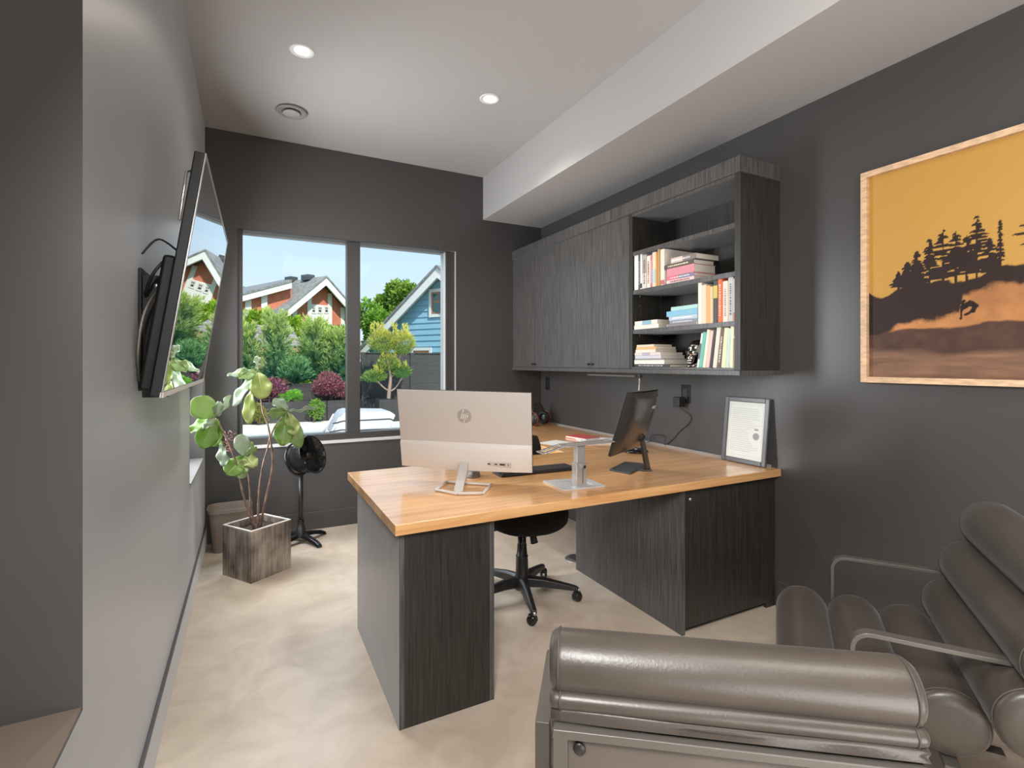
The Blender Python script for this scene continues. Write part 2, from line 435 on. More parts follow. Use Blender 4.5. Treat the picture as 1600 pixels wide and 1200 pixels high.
pth = [Vector((-.035, .025, -.040))] + [wallpt(*q) for q in ((1079, 650), (1076, 662), (1062, 674), (1052, 686), (1043, 693))] + [wallpt(1038, 694, .03), wallpt(1040, 684, .02), wallpt(1030, 679, .02), wallpt(1018, 681, .02), wallpt(1015, 690, .02)]
for q in pth: q.z = max(q.z, .7545 - 1.075)
pth.append(Vector((-.12, .30, .7535 - 1.075)))
MB().tube(smooth_path(pth, 6), .0022, 6).build('cord', M['black'], t)
t = empty('floor_outlet', (1.97, 2.87, 0), 0, 'round dark floor outlet cover set in the concrete beside the pedestal', 'floor outlet')
MB().lathe([(0, .004), (.075, .004), (.082, .0), (.082, -.004)]).build('cover_ring', M['metalgrey'], t)
MB().lathe([(0, .007), (.055, .007), (.058, .004)]).build('lid', mat('dark_brass_lid', (.10, .09, .085), .4, metal=.5), t)

# ================================================================== WALL CABINETS
CX, CZ0, CZ1 = 2.24, 1.285, 2.305          # front plane, door bottom, door top
def knob(parent, y, z, xf):
    MB().lathe([(0, .018), (.008, .017), (.010, .012), (.005, .008), (.005, 0)], (xf, y, z), (-1, 0, 0), 14).build('knob', M['blackgloss'], parent)
for (ya, yb, lab) in ((3.5, 4.338, 'dark grey two-door wall cabinet in the far corner'), (2.655, 3.5, 'dark grey two-door wall cabinet next to the open bookcase')):
    t = empty('wall_cabinet', (CX, ya, CZ0), 0, lab, 'cabinet', 'two-door wall cabinets')
    w_ = yb - ya; h_ = CZ1 - CZ0
    MB().box(.022, XR - CX - .001, .001, w_ - .001, 0, h_).build('body', M['darkwood_shaded'], t)
    for k in (0, 1):
        d = MB().box(0, .019, k * w_ / 2 + .002, (k + 1) * w_ / 2 - .002, .002, h_ - .003).build('door', M['darkwood'], t, bevel=.0015)
        knob(d, w_ / 2 + (-.022 if k == 0 else .022), .030, 0)
# cornice board above and light valance below the whole run
MB().box(-.008, XR - 2.24 - .001, 1.792 - 1.79, 4.338 - 1.79, 0, .082).build('cabinet_cornice', M['darkwood'], None, bevel=.002, label='long dark wood cornice board along the top of the wall cabinets', cat='cornice').location = (2.24, 1.79, 2.308)
MB().box(-.006, XR - 2.24 - .001, .002, 4.338 - 1.79, 0, .026).build('cabinet_underboard', M['darkwood'], None, bevel=.002, label='long dark wood board along the underside of the wall cabinets', cat='board').location = (2.24, 1.79, 1.2575)
# open bookcase
BY0, BY1 = 1.792, 2.653
t = empty('wall_bookcase', (CX, BY0, CZ0), 0, 'open dark wood wall bookcase with three adjustable shelves full of books', 'bookcase')
bw = BY1 - BY0; D = XR - CX - .001; bh = CZ1 - CZ0
MB().box(0, D, 0, .036, 0, bh).build('side_panel', M['darkwood_shaded'], t, bevel=.001)
MB().box(0, D, bw - .030, bw, 0, bh).build('side_panel', M['darkwood_shaded'], t, bevel=.001)
MB().box(D - .012, D, .036, bw - .03, 0, bh).build('back_panel', M['darkwood_shaded'], t)
MB().box(0, D - .012, .036, bw - .03, 0, .012).build('bottom_board', M['darkwood'], t)
MB().box(0, D - .012, .036, bw - .03, bh - .018, bh).build('top_board', M['darkwood'], t)
SH = [1.541, 1.800, 2.053]                  # top faces
for z in SH:
    MB().box(.003, D - .014, .037, bw - .031, z - .026 - CZ0, z - CZ0).build('shelf', M['darkwood'], t, bevel=.001)
for z in (SH[0] - .035, SH[1] - .035):
    for x in (.06, .24):
        for s_ in range(3): MB().cyl((x, bw - .0305, z - CZ0 - s_ * .032), (x, bw - .035, z - CZ0 - s_ * .032), .0045 if s_ == 0 else .002, n=8).build('shelf_pin', M['steel'], t)

# ---------------- books
def bmat(c, r=.5):
    k = 'book_cover_%02x%02x%02x' % tuple(int(max(0, min(1, q)) * 255) for q in c)
    return bpy.data.materials.get(k) or mat(k, c, r)
def book(x, y, z, T, L, Dp, col, label, group, lay=False, lean=0.0, band=None, dash=None, soft=False):
    """standing: y = centre of spine, z = shelf; lying: y = far end of spine, z = underside"""
    t = empty('book', (x, y, z), 0, label, 'book', group)
    k = MB(); e_ = .0022 if not soft else .0009
    k.box(0, Dp, -T/2, -T/2 + e_, 0, L).box(0, Dp, T/2 - e_, T/2, 0, L).box(-.001, .002, -T/2 + e_, T/2 - e_, 0, L)
    k.build('cover', bmat(col), t)
    i_ = .003 if not soft else .0006
    MB().box(.002, Dp - i_, -T/2 + e_, T/2 - e_, i_, L - i_).build('pages', M['pages'], t)
    if band:
        z0, z1, bc = band
        MB().box(-.0022, -.001, -T/2 + .0003, T/2 - .0003, L * z0, L * z1).build('spine_band', bmat(bc), t, label='coloured band on the spine')
    if dash:
        m_ = MB(); q = .14; rnd = random.Random(int(y * 1e4))
        while q < .82:
            ln = rnd.uniform(.015, .05); m_.box(-.0026, -.0022 if band else -.001, -T * .17, T * .17, L * q, L * (q + ln)); q += ln + rnd.uniform(.012, .03)
        m_.build('spine_lettering', bmat(dash), t)
    if lay:
        t.rotation_euler = (PI / 2, 0, 0); t.location = (x, y, z + T / 2)
    elif lean:
        t.rotation_euler = (lean, 0, 0)
    return t
CR, WH, DK = (.72, .66, .55), (.80, .78, .74), (.05, .05, .055)
XS = CX + .012
G = 'books standing on the second shelf from the top'
z = SH[1] + .001
for yc, T, L, Dp, c, lab, kw in (
    (2.598, .036, .238, .19, (.80,.79,.75), 'thick white book at the left end of the upper row', {}),
    (2.570, .016, .222, .18, (.12,.11,.12), 'thin black book beside the thick white one in the upper row', dict(dash=(.6,.6,.6))),
    (2.551, .017, .228, .18, (.82,.80,.78), 'thin white book with a dark foot in the upper row', dict(band=(.03,.16,(.05,.05,.05)))),
    (2.520, .038, .216, .20, (.42,.38,.36), 'mottled grey-brown book in the upper row', dict(band=(.0,.45,(.66,.62,.58)), dash=(.15,.12,.12))),
    (2.483, .030, .202, .17, (.80,.76,.66), 'short ivory book in the upper row', dict(dash=(.3,.1,.1))),
    (2.459, .014, .206, .17, (.62,.22,.30), 'thin pink book in the upper row', dict(dash=(.9,.8,.8))),
    (2.433, .030, .216, .19, (.78,.66,.50), 'peach book with a teal patch in the upper row', dict(band=(.1,.5,(.45,.62,.58)))),
    (2.411, .011, .212, .19, (.75,.32,.08), 'thin orange book in the upper row', {}),
    (2.392, .020, .241, .20, (.48,.31,.12), 'tall golden-brown book in the upper row', {}),
    (2.360, .034, .220, .24, (.78,.72,.62), 'tall cream book whose cover faces the stack', dict(band=(.02,.14,(.55,.15,.15))))):
    book(XS, yc, z, T, L, Dp, c, lab, G, **kw)
G = 'books lying in the stack on the second shelf from the top'
zz = SH[1] + .001
for y1, y0, T, Dp, c, lab, kw in (
    (2.325, 2.110, .020, .175, (.82,.62,.60), 'white and pink book at the bottom of the upper stack', dict(dash=(.4,.1,.12))),
    (2.325, 2.110, .021, .170, (.72,.18,.25), 'pink-red book with a slate lettering block, second from the bottom of the upper stack', dict(band=(.45,1.0,(.20,.22,.32)), dash=(.8,.8,.8))),
    (2.322, 2.108, .048, .172, (.70,.27,.33), 'thick pink book in the middle of the upper stack', {}),
    (2.345, 2.112, .026, .165, (.10,.085,.07), 'dark brown book with cream lettering, second from the top of the upper stack', dict(dash=(.8,.7,.5))),
    (2.312, 2.098, .032, .190, (.22,.19,.18), 'grey-brown book on top of the upper stack', dict(band=(.12,.55,(.70,.52,.48)), dash=(.9,.85,.8)))):
    book(XS, y1, zz, T, y1 - y0, Dp, c, lab, G, lay=True, **kw); zz += T + .0006
G = 'books lying at the left end of the third shelf'
zz = SH[0] + .001
for y1, y0, T, Dp, c, lab, kw in (
    (2.618, 2.394, .026, .18, (.80,.74,.66), 'lower white paperback at the left end of the third shelf', {}),
    (2.612, 2.405, .026, .17, (.80,.75,.68), 'upper white paperback with a blue title at the left end of the third shelf', dict(band=(.35,.75,(.25,.45,.55))))):
    book(XS, y1, zz, T, y1 - y0, Dp, c, lab, G, lay=True, soft=True, **kw); zz += T + .0006
G = 'books lying in the blue stack on the third shelf'
zz = SH[0] + .001
for y1, y0, T, Dp, c, lab, kw in (
    (2.322, 2.087, .014, .18, (.70,.66,.62), 'thin pale book with dark boards at the bottom of the blue stack', dict(band=(.02,.98,(.25,.22,.22)))),
    (2.300, 2.087, .020, .18, (.25,.27,.32), 'slate grey book, second from the bottom of the blue stack', dict(dash=(.7,.7,.7))),
    (2.305, 2.087, .024, .18, (.45,.58,.68), 'light grey-blue book in the middle of the blue stack', dict(dash=(.9,.9,.9))),
    (2.325, 2.085, .032, .18, (.22,.50,.68), 'thick sky-blue book, second from the top of the blue stack', {}),
    (2.288, 2.085, .023, .17, (.42,.68,.66), 'aqua green book on top of the blue stack', {})):
    book(XS, y1, zz, T, y1 - y0, Dp, c, lab, G, lay=True, **kw); zz += T + .0006
G = 'books standing at the right end of the third shelf'
z = SH[0] + .001
for yc, T, L, Dp, c, lab, kw in (
    (2.068, .024, .240, .18, (.83,.79,.72), 'tall white book leading the standing row of the third shelf', {}),
    (2.039, .032, .216, .18, (.76,.66,.50), 'cream book beside the tall white one on the third shelf', {}),
    (2.010, .024, .208, .18, (.80,.42,.15), 'orange paperback on the third shelf', {}),
    (1.987, .020, .200, .18, (.80,.55,.35), 'short peach paperback on the third shelf', {}),
    (1.959, .028, .229, .18, (.06,.065,.07), 'black book with a yellow band and red top on the third shelf', dict(band=(.58,.88,(.62,.52,.12)))),
    (1.929, .028, .240, .18, (.72,.16,.05), 'bright orange-red book on the third shelf', dict(dash=(.9,.6,.5))),
    (1.895, .032, .217, .18, (.82,.70,.60), 'pale pink book on the third shelf', dict(dash=(.5,.3,.3))),
    (1.861, .030, .238, .18, (.55,.56,.57), 'grey speckled book near the right end of the third shelf', dict(dash=(.2,.2,.2))),
    (1.838, .013, .222, .18, (.62,.60,.58), 'thin grey book with a rust foot at the right end of the third shelf', dict(band=(.0,.2,(.6,.2,.08))))):
    book(XS, yc, z, T, L, Dp, c, lab, G, **kw)
G = 'books lying in the stack on the bottom shelf'
zz = CZ0 + .0125
for y1, y0, T, Dp, c, lab, kw in (
    (2.618, 2.300, .018, .235, (.03,.03,.035), 'large black book at the bottom of the lowest stack', dict(dash=(.6,.6,.6))),
    (2.616, 2.345, .026, .225, (.80,.76,.68), 'thick white book lying on the black one in the lowest stack', {}),
    (2.614, 2.352, .008, .210, (.30,.28,.27), 'thin grey booklet in the lowest stack', {}),
    (2.610, 2.372, .020, .200, (.58,.60,.66), 'pale blue-grey book in the middle of the lowest stack', {}),
    (2.612, 2.376, .018, .185, (.70,.62,.60), 'pinkish white book in the lowest stack', dict(band=(.3,.6,(.45,.40,.50)))),
    (2.604, 2.420, .019, .175, (.78,.72,.62), 'cream paperback, third from the top of the lowest stack', {}),
    (2.598, 2.415, .016, .165, (.75,.45,.20), 'orange paperback, second from the top of the lowest stack', {}),
    (2.592, 2.435, .014, .150, (.76,.66,.48), 'small sand-coloured paperback on top of the lowest stack', {})):
    book(XS, y1, zz, T, y1 - y0, Dp, c, lab, G, lay=True, soft=(c[0] > .6), **kw); zz += T + .0006
G = 'books leaning at the right end of the bottom shelf'
z = CZ0 + .0125
for yc, T, L, Dp, c, lean, lab, kw in (
    (2.084, .012, .195, .17, (.80,.80,.74), .17, 'thin white and black book leaning first in the bottom row', dict(band=(.25,.7,(.10,.12,.12)))),
    (2.064, .024, .200, .18, (.16,.50,.42), .16, 'teal green book leaning in the bottom row', {}),
    (2.039, .020, .212, .18, (.82,.78,.62), .155, 'ivory book leaning beside the teal one', {}),
    (2.015, .022, .205, .18, (.78,.55,.50), .15, 'pink and cream book leaning in the bottom row', {}),
    (1.992, .018, .203, .18, (.05,.035,.03), .145, 'black-brown book leaning in the bottom row', {}),
    (1.966, .026, .226, .19, (.72,.70,.58), .135, 'tall cream book leaning in the bottom row', {}),
    (1.938, .024, .208, .18, (.14,.10,.07), .125, 'dark brown patterned book with white lettering leaning in the bottom row', dict(dash=(.75,.7,.6))),
    (1.908, .028, .214, .18, (.76,.76,.50), .10, 'pale yellow book leaning in the bottom row', {}),
    (1.882, .020, .208, .18, (.55,.72,.64), .07, 'pale green book leaning in the bottom row', {}),
    (1.857, .022, .228, .18, (.80,.78,.58), .03, 'tall light yellow book near the right end of the bottom row', {}),
    (1.838, .012, .170, .18, (.70,.66,.50), .0, 'small olive-edged book at the right end of the bottom row', dict(band=(.0,.9,(.30,.26,.12))))):
    book(XS, yc, z, T, L, Dp, c, lab, G, lean=lean, **kw)

# metallic skull ornament
t = empty('skull_ornament', (2.335, 2.168, CZ0 + .012), PI * .93, 'small shiny bronze skull ornament on the bottom shelf beside the leaning books', 'ornament')
Mx = Matrix.Rotation(0, 3, 'X')
MB().ellipsoid((-.012, 0, .112), (.062, .046, .050), 28, 18).ellipsoid((.030, 0, .085), (.028, .034, .030), 18, 12).ellipsoid((.032, .030, .078), (.014, .008, .010)).ellipsoid((.032, -.030, .078), (.014, .008, .010)).ellipsoid((.042, .0, .055), (.018, .022, .020)).build('cranium', M['chrome'], t, merge=False)
b = MB()
for s_ in (-1, 1): b.ellipsoid((.050, s_ * .0165, .090), (.012, .0115, .011), 14, 10)
b.ellipsoid((.058, 0, .068), (.007, .006, .010), 10, 8)
b.build('sockets', M['blackmatt'], t, merge=False)
MB().tube(smooth_path([(-.005, .034, .062), (.006, .032, .030), (.036, .020, .010), (.052, 0, .008), (.036, -.020, .010), (.006, -.032, .030), (-.005, -.034, .062)], 5), [.008] * 31, 8).box(-.02, .03, -.02, .02, 0, .012).build('jaw', M['chrome'], t, merge=False)
b = MB()
for k in range(7):
    a = (k - 3) * .22
    for z_ in (.040, .026): b.ellipsoid((.030 + .024 * math.cos(a), .026 * math.sin(a), z_), (.004, .0032, .0065), 8, 6)
b.build('teeth', M['chrome'], t, merge=False)
# ================================================================== DESK
DZ, DT = .75, .040
t = empty('desk_worktop', (.456, 1.785, 0), 0, 'L-shaped oiled orange-brown wooden desk top running back along the right wall', 'desk')
W1 = XR - .001 - .456
MB().prism([(0, 0), (W1, 0), (W1, .985), (0, .985)], DZ - DT, DZ).build('front_board', M['desk'], t, bevel=.003)
# wall arm: grain runs along Y, so build it turned
a_ = MB().box(0, 4.335 - 2.7705, 0, XR - .001 - 1.80, 0, DT).build('wall_board', M['desk'], t, bevel=.002)
a_.rotation_euler = (0, 0, PI / 2); a_.location = (XR - .001 - .456, 2.771 - 1.785, DZ - DT)
MB().box(W1 - .010, W1, .06, 4.33 - 1.785, DZ, DZ + .012).build('back_strip', mat('grey_caulk_strip', (.30, .29, .28), .5), t, label='thin grey strip along the wall')

t = empty('desk_pedestal', (.478, 1.815, 0), 0, 'dark oak desk pedestal under the left end of the worktop', 'pedestal')
PW, PD, PH = .377, .80, DZ - DT - .001
MB().box(0, .019, 0, PD, 0, PH).build('side_panel', M['darkwood'], t, bevel=.0008)
MB().box(PW - .019, PW, 0, PD, 0, PH).build('side_panel', M['darkwood'], t, bevel=.0008)
MB().box(.0195, PW - .0195, 0, .019, 0, PH).build('end_panel', M['darkwood_shaded'], t, bevel=.0008)
MB().box(.0195, PW - .0195, .02, PD - .022, .05, PH).build('body', M['darkwood_shaded'], t)
MB().box(.0195, PW - .0195, PD - .020, PD, .04, PH).build('door', M['darkwood'], t, bevel=.0008)
t = empty('desk_pedestal', (1.862, 1.822, 0), 0, 'wide dark oak desk cabinet with a round lock under the right worktop end', 'pedestal')
PW, PD = XR - .003 - 1.862, .90
MB().box(0, .019, -.004, PD, 0, PH).build('side_panel', M['darkwood'], t, bevel=.0008)
MB().box(.0215, PW - .075, -.004, .015, .030, PH - .002).build('door', M['darkwood_shaded'], t, bevel=.0008)
MB().box(PW - .073, PW, -.002, .015, 0, PH).build('filler_strip', M['darkwood_shaded'], t, bevel=.0008)
MB().box(.02, PW - .074, .035, PD, 0, .03).box(.02, PW, .017, PD, .03, PH).build('body', M['darkwood_shaded'], t)
MB().lathe([(0, .005), (.006, .005), (.008, .003), (.008, 0)], (.052, -.004, PH - .052), (0, -1, 0), 16).build('lock', M['steel'], t, label='small round metal lock')
t = empty('desk_side_panel', (1.802, 2.78, 0), 0, 'low grey panel closing the space under the wall side of the desk', 'panel')
MB().box(.62, .64, 0, 1.5, .0, PH).build('board', M['base'], t)

# ---------------- monitor with its back to the camera
def oriented(c, yaw, tilt, roll=0):
    Wv = Vector((math.cos(yaw), math.sin(yaw), 0)); N = Vector((math.sin(yaw), -math.cos(yaw), 0))
    H = Vector((0, 0, 1)) * math.cos(tilt) + N * math.sin(tilt)
    W2 = Wv * math.cos(roll) + H * math.sin(roll); H2 = H * math.cos(roll) - Wv * math.sin(roll)
    N2 = W2.cross(H2)
    m_ = Matrix((W2, N2, H2)).transposed().to_4x4(); m_.translation = Vector(c)
    return m_                                       # x = width, y = towards N2, z = height
def rel(mtx, t): return Matrix.Translation(-t.location) @ mtx
t = empty('computer_monitor', (.90, 2.20, DZ), 0, 'large silver flat monitor seen from behind, standing on the front of the desk', 'monitor')
HW, HH = .3215, .1935
Q = rel(oriented((.898, 2.238, 1.0025), -.664, .224, -.018), t)   # back surface plane, +y = away from the camera? see below
# in Q: camera side is -y when N2 points away
sgn = 1 if (Q.to_3x3() @ Vector((0, 1, 0))).y < 0 else -1       # +1: local +y faces the camera
def Y_(a, b_): return (min(sgn * a, sgn * b_), max(sgn * a, sgn * b_))
y0, y1 = Y_(0, -.007); MB().box(-HW, HW, y0, y1, -.062, HH, Q).build('back_panel', M['silver'], t, bevel=.001)
b = MB()                                             # chin: bulges towards the viewer
n = 16; prof = []
for i in range(n + 1):
    x = -HW + 2 * HW * i / n; prof.append((x, .008 + .016 * (1 - (x / HW) ** 2)))
vs = []
for x, d in prof:
    s_ = x / HW; zt = -.068 - .018 * (1 - s_ * s_)
    for (yy, zz_) in ((-.006, -.058), (.0005, -.058), (d, zt), (d, -HH + .004), (-.006, -HH)):
        vs.append(Q @ Vector((x, sgn * yy, zz_)))
fs = []
for i in range(n):
    for j in range(5): fs.append((i*5+j, (i+1)*5+j, (i+1)*5+(j+1) % 5, i*5+(j+1) % 5))
fs += [(0, 1, 2, 3, 4), tuple(n*5 + k for k in (4, 3, 2, 1, 0))]
b.add(vs, fs); b.build('chin_cover', M['silver2'], t, bevel=.001)  # paler than the panel: the chin's highlight is put into its colour
y0, y1 = Y_(-.008, -.013); MB().box(-HW - .001, HW + .001, y0, y1, -HH, HH + .001, Q).build('screen_bezel', M['black'], t)
y0, y1 = Y_(-.0132, -.0138); MB().box(-HW + .006, HW - .006, y0, y1, -HH + .02, HH - .006, Q).build('screen', M['screen'], t)
# emblem: disc with slanted letters
LC = Q @ Matrix.Translation((0, sgn * .0006, .075)) @ Matrix.Rotation(PI / 2 * sgn, 4, 'X') @ (Matrix.Identity(4) if sgn < 0 else Matrix.Diagonal((1, 1, 1, 1)))
def face_frame(Qm, x, z, off):      # x right as seen, y up, z towards the viewer
    R3 = Qm.to_3x3(); X3 = (R3 @ Vector((1, 0, 0))).normalized(); Z3 = (R3 @ Vector((0, 0, 1))).normalized(); N3 = X3.cross(Z3)
    m_ = Matrix((X3, Z3, N3)).transposed().to_4x4(); m_.translation = Qm @ Vector((x, 0, z)) + N3 * off
    return m_
L0 = face_frame(Q, .005, .075, .0008)
cxy = [(.034 * math.cos(2 * PI * i / 40), .034 * math.sin(2 * PI * i / 40)) for i in range(40)]
lg = MB().prism(cxy, 0, .0006, L0).build('round_emblem', M['logo'], t, label='round grey emblem with slanted letters')
def stroke(m_, pts, wd, sh=.30, z0=.0006, z1=.0011):
    for (xa_, ya_), (xb_, yb_) in zip(pts[:-1], pts[1:]):
        d = Vector((xb_ - xa_, yb_ - ya_)); d.normalize(); nx, ny = -d.y * wd / 2, d.x * wd / 2; ex, ey = d.x * wd * .45, d.y * wd * .45
        q = [(xa_ + nx - ex, ya_ + ny - ey), (xb_ + nx + ex, yb_ + ny + ey), (xb_ - nx + ex, yb_ - ny + ey), (xa_ - nx - ex, ya_ - ny - ey)]
        m_.prism([(x + y * sh, y) for x, y in q], z0, z1, L0)
b = MB(); wd = .0050
stroke(b, [(-.013, -.013), (-.013, .030)], wd); stroke(b, [(-.013, .0125), (-.006, .0125), (-.0035, .010), (-.0035, -.013)], wd)
stroke(b, [(.0055, .0125), (.0055, -.030)], wd); stroke(b, [(.0055, .0125), (.0125, .0125), (.0150, .010), (.0150, -.010), (.0125, -.013), (.0055, -.013)], wd)
b.build('letters', M['silver2'], lg)
# ports
b = MB(); P0 = face_frame(Q, .150, -.150, .0205)
MB().prism([(-.055, -.011), (.075, -.011), (.078, .011), (-.055, .011)], 0, .0015, P0).build('port_recess', M['silver'], t)
for (px, pw, ph) in ((-.030, .014, .006), (.003, .014, .006), (.034, .026, .008), (.062, .006, .006)):
    b.prism([(px - pw/2, -ph/2), (px + pw/2, -ph/2), (px + pw/2 - .001, ph/2), (px - pw/2 + .001, ph/2)], .0015, .0022, P0)
b.build('ports', M['black'], t)
# stand neck and hexagonal loop base
def dpt(u, v, z=DZ): return Vector((0, 0, CAM_H)) + ray(u, v) * ((z - CAM_H) / ray(u, v).z) - t.location
nb = dpt(716, 769, DZ + .006); ntp = Q @ Vector((0, 0, -.150)) + (face_frame(Q, 0, 0, .021).translation - Q.translation)
sd = Vector((math.cos(-.664), math.sin(-.664), 0))
b = MB(); nm = ntp + (ntp - nb) * .02
for (p, q) in ((nb, nm),):
    fwd = sd.cross((q - p).normalized()).normalized()
    vs = [p + sd * .021 + fwd * .005, p - sd * .021 + fwd * .005, p - sd * .021 - fwd * .005, p + sd * .021 - fwd * .005]
    vs += [x + (q - p) for x in vs]
    b.add(vs, [(0,1,2,3), (7,6,5,4), (0,4,5,1), (1,5,6,2), (2,6,7,3), (3,7,4,0)])
b.build('stand_neck', M['silver'], t, bevel=.003)
hexp = [dpt(u, v, DZ + .007) for u, v in ((681, 765), (698, 753), (768, 757), (755, 770.5), (715, 771.5))]
b = MB(); hp = hexp + [hexp[0]]
for p, q in zip(hp[:-1], hp[1:]): b.tube([p, q], .0068, 8)
b.build('stand_base', M['silver2'], t)
b = MB().ellipsoid(nb + Vector((0, 0, -.0)), (.016, .016, .0065), 14, 8); b.build('hinge_knob', M['silver2'], t)

# ---------------- keyboard and mouse
t = empty('keyboard', (1.345, 2.338, DZ), -.045, 'flat black keyboard lying on the desk behind the silver monitor', 'keyboard')
kl, kd = .225, .062
MB().prism([(-kl, -kd), (kl, -kd), (kl, kd), (-kl, kd)], .0005, .012).build('case', M['black'], t, bevel=.003)
b = MB()
for r_ in range(5):
    for c_ in range(22):
        x = -kl + .012 + c_ * .0192; y = kd - .016 - r_ * .0222
        if r_ == 4 and 4 <= c_ <= 9: continue
        b.box(x, x + .0165, y - .008, y + .009, .0122, .0175)
b.box(-kl + .012 + 4 * .0192, -kl + .012 + 10 * .0192 - .003, kd - .016 - .0888 - .008, kd - .016 - .0888 + .009, .0122, .0175)
b.build('keys', M['keys'], t, kind='stuff')
t = empty('computer_mouse', (1.008, 2.385, DZ), -.5, 'grey wireless mouse between the silver monitor stand and the keyboard', 'mouse')
b = MB(); vs = []; fs = []
for i in range(13):
    a = PI * i / 12
    for j in range(9):
        s_ = -1 + 2 * j / 8; yy = .056 * s_; wdt = .032 * math.sqrt(max(0, 1 - s_ ** 4)) + .001; hh = .034 * math.sqrt(max(0, 1 - (s_ * .92 + .1) ** 4))
        vs.append((wdt * math.cos(a), yy, .001 + hh * math.sin(a)))
for i in range(12):
    for j in range(8): fs.append((i*9+j, (i+1)*9+j, (i+1)*9+j+1, i*9+j+1))
b.add(vs, fs, True); b.build('shell', mat('grey_mouse_plastic', (.22, .20, .19), .4), t)
MB().cyl((-.003, .030, .032), (.003, .030, .032), .008, n=14).build('scroll_wheel', M['silver2'], t)

# ---------------- laptop riser
t = empty('laptop_stand', (1.36, 2.0, DZ), 0, 'empty silver metal laptop riser on a square plate near the desk front', 'laptop stand')
def lp(u, v, z=DZ): return Vector((0, 0, CAM_H)) + ray(u, v) * ((z - CAM_H) / ray(u, v).z) - t.location
c4 = [lp(*q) for q in ((848.5, 753), (880, 768), (946, 761), (915, 748))]
ctr = sum(c4, Vector()) / 4
b = MB(); inner = [ctr + (p - ctr) * .62 + (c4[0] - c4[1]) * .02 for p in c4]
def ring(b, o, i_, z0, z1):
    n_ = len(o); vs = [Vector((p.x, p.y, z0)) for p in o] + [Vector((p.x, p.y, z0)) for p in i_] + [Vector((p.x, p.y, z1)) for p in o] + [Vector((p.x, p.y, z1)) for p in i_]
    fs = []
    for k in range(n_):
        j = (k + 1) % n_
        fs += [(2*n_+k, 2*n_+j, 3*n_+j, 3*n_+k), (k, n_+k, n_+j, j), (k, j, 2*n_+j, 2*n_+k), (n_+k, 3*n_+k, 3*n_+j, n_+j)]
    b.add(vs, fs)
ring(b, c4, inner, .0005, .007); b.prism([(p.x, p.y) for p in inner], .0005, .003)
b.build('base_plate', M['alu'], t, bevel=.001)
pc = lp(909, 763); ax = (c4[2] - c4[1]).normalized(); ay = (c4[0] - c4[1]).normalized()
pc = pc + ax * .004 + ay * .03
def post(b, c, hw_, hd_, z0, z1):
    q = [c + ax*hw_ + ay*hd_, c - ax*hw_ + ay*hd_, c - ax*hw_ - ay*hd_, c + ax*hw_ - ay*hd_]
    b.prism([(p.x, p.y) for p in q], z0, z1)
b = MB(); post(b, pc, .027, .022, .003, .112); b.build('outer_post', M['steel'], t, bevel=.003)
b = MB(); post(b, pc, .021, .017, .112, .192); b.build('inner_post', M['steel'], t, bevel=.002)
MB().cyl(pc - ay * .021 + ax * .008 + Vector((0, 0, .098)), pc - ay * .036 + ax * .008 + Vector((0, 0, .098)), .007, n=14).build('clamp_screw', M['chrome'], t)
b = MB(); s0 = pc - ay * .0225 + ax * .006; b.tube([s0 + Vector((0, 0, .02)), s0 + Vector((0, 0, .09))], 0, flat=(.0018, .0006)); b.build('slot', M['blackmatt'], t)
b = MB(); ZT = .196
for off in (-.022, .030):
    p0_ = pc + ay * off + ax * .165 + Vector((0, 0, ZT + .006)); p1_ = pc + ay * off - ax * .085 + Vector((0, 0, ZT))
    p2_ = p1_ - ax * .105 + Vector((0, 0, -.026))
    b.tube([p0_, p1_], 0, flat=(.010, .003)); b.tube([p1_, p2_], 0, flat=(.010, .003))
for dx, dz in ((.165, .006), (-.085, 0), (-.190, -.026)):
    b.tube([pc - ay * .030 + ax * dx + Vector((0, 0, ZT + dz)), pc + ay * .038 + ax * dx + Vector((0, 0, ZT + dz))], 0, flat=(.010, .003))
b.build('tray_frame', M['steel'], t, bevel=.001)

# ---------------- black monitor on its angled foot
t = empty('computer_monitor', (1.83, 2.14, DZ), 0, 'black monitor with a rounded back, turned away on the right part of the desk', 'monitor')
Q = rel(oriented((1.743, 2.019, 1.028), .514, .291, -.011), t)
HW, HH = .22, .1625
# front slab faces away from the camera; the back shell bulges towards it
FF = face_frame(Q, 0, 0, 0)       # z towards the viewer (behind the monitor)
MB().box(-HW, HW, -HH, HH, -.012, .004, FF).build('front_housing', M['black'], t, bevel=.003)
MB().box(-HW + .012, HW - .012, -HH + .014, HH - .012, -.0130, -.0122, FF).build('screen', M['screen'], t)
b = MB(); vs = []; NX, NY = 16, 14
for j in range(NY + 1):
    for i in range(NX + 1):
        x = -1 + 2 * i / NX; y = -1 + 2 * j / NY
        px = HW * .985 * x * (1); py = HH * .985 * y
        f_ = max(0, (1 - abs(x) ** 3.0)) ** .6 * max(0, 1 - abs(y - .05) ** 2.4) ** .55
        vs.append(FF @ Vector((px, py, .004 + .040 * f_)))
fs = [(j*(NX+1)+i, j*(NX+1)+i+1, (j+1)*(NX+1)+i+1, (j+1)*(NX+1)+i) for j in range(NY) for i in range(NX)]
b.add(vs, fs, True); b.build('back_shell', mat('satin_black_brown_shell', (.035, .031, .027), .28, .6), t)
text_mesh('emblem', 'AOC', .024, M['silver'], t, FF @ Matrix.Translation((.110, .080, .0392)))
b = MB(); b.box(-HW * .9, HW * .9, HH - .030, HH - .026, .012, .020, FF); b.build('vent_slot', M['blackmatt'], t)
piv = FF @ Vector((.06, -.085, .040))
def mp(u, v): return Vector((0, 0, CAM_H)) + ray(u, v) * ((DZ - CAM_H) / ray(u, v).z) - t.location
foot = mp(1012, 735)
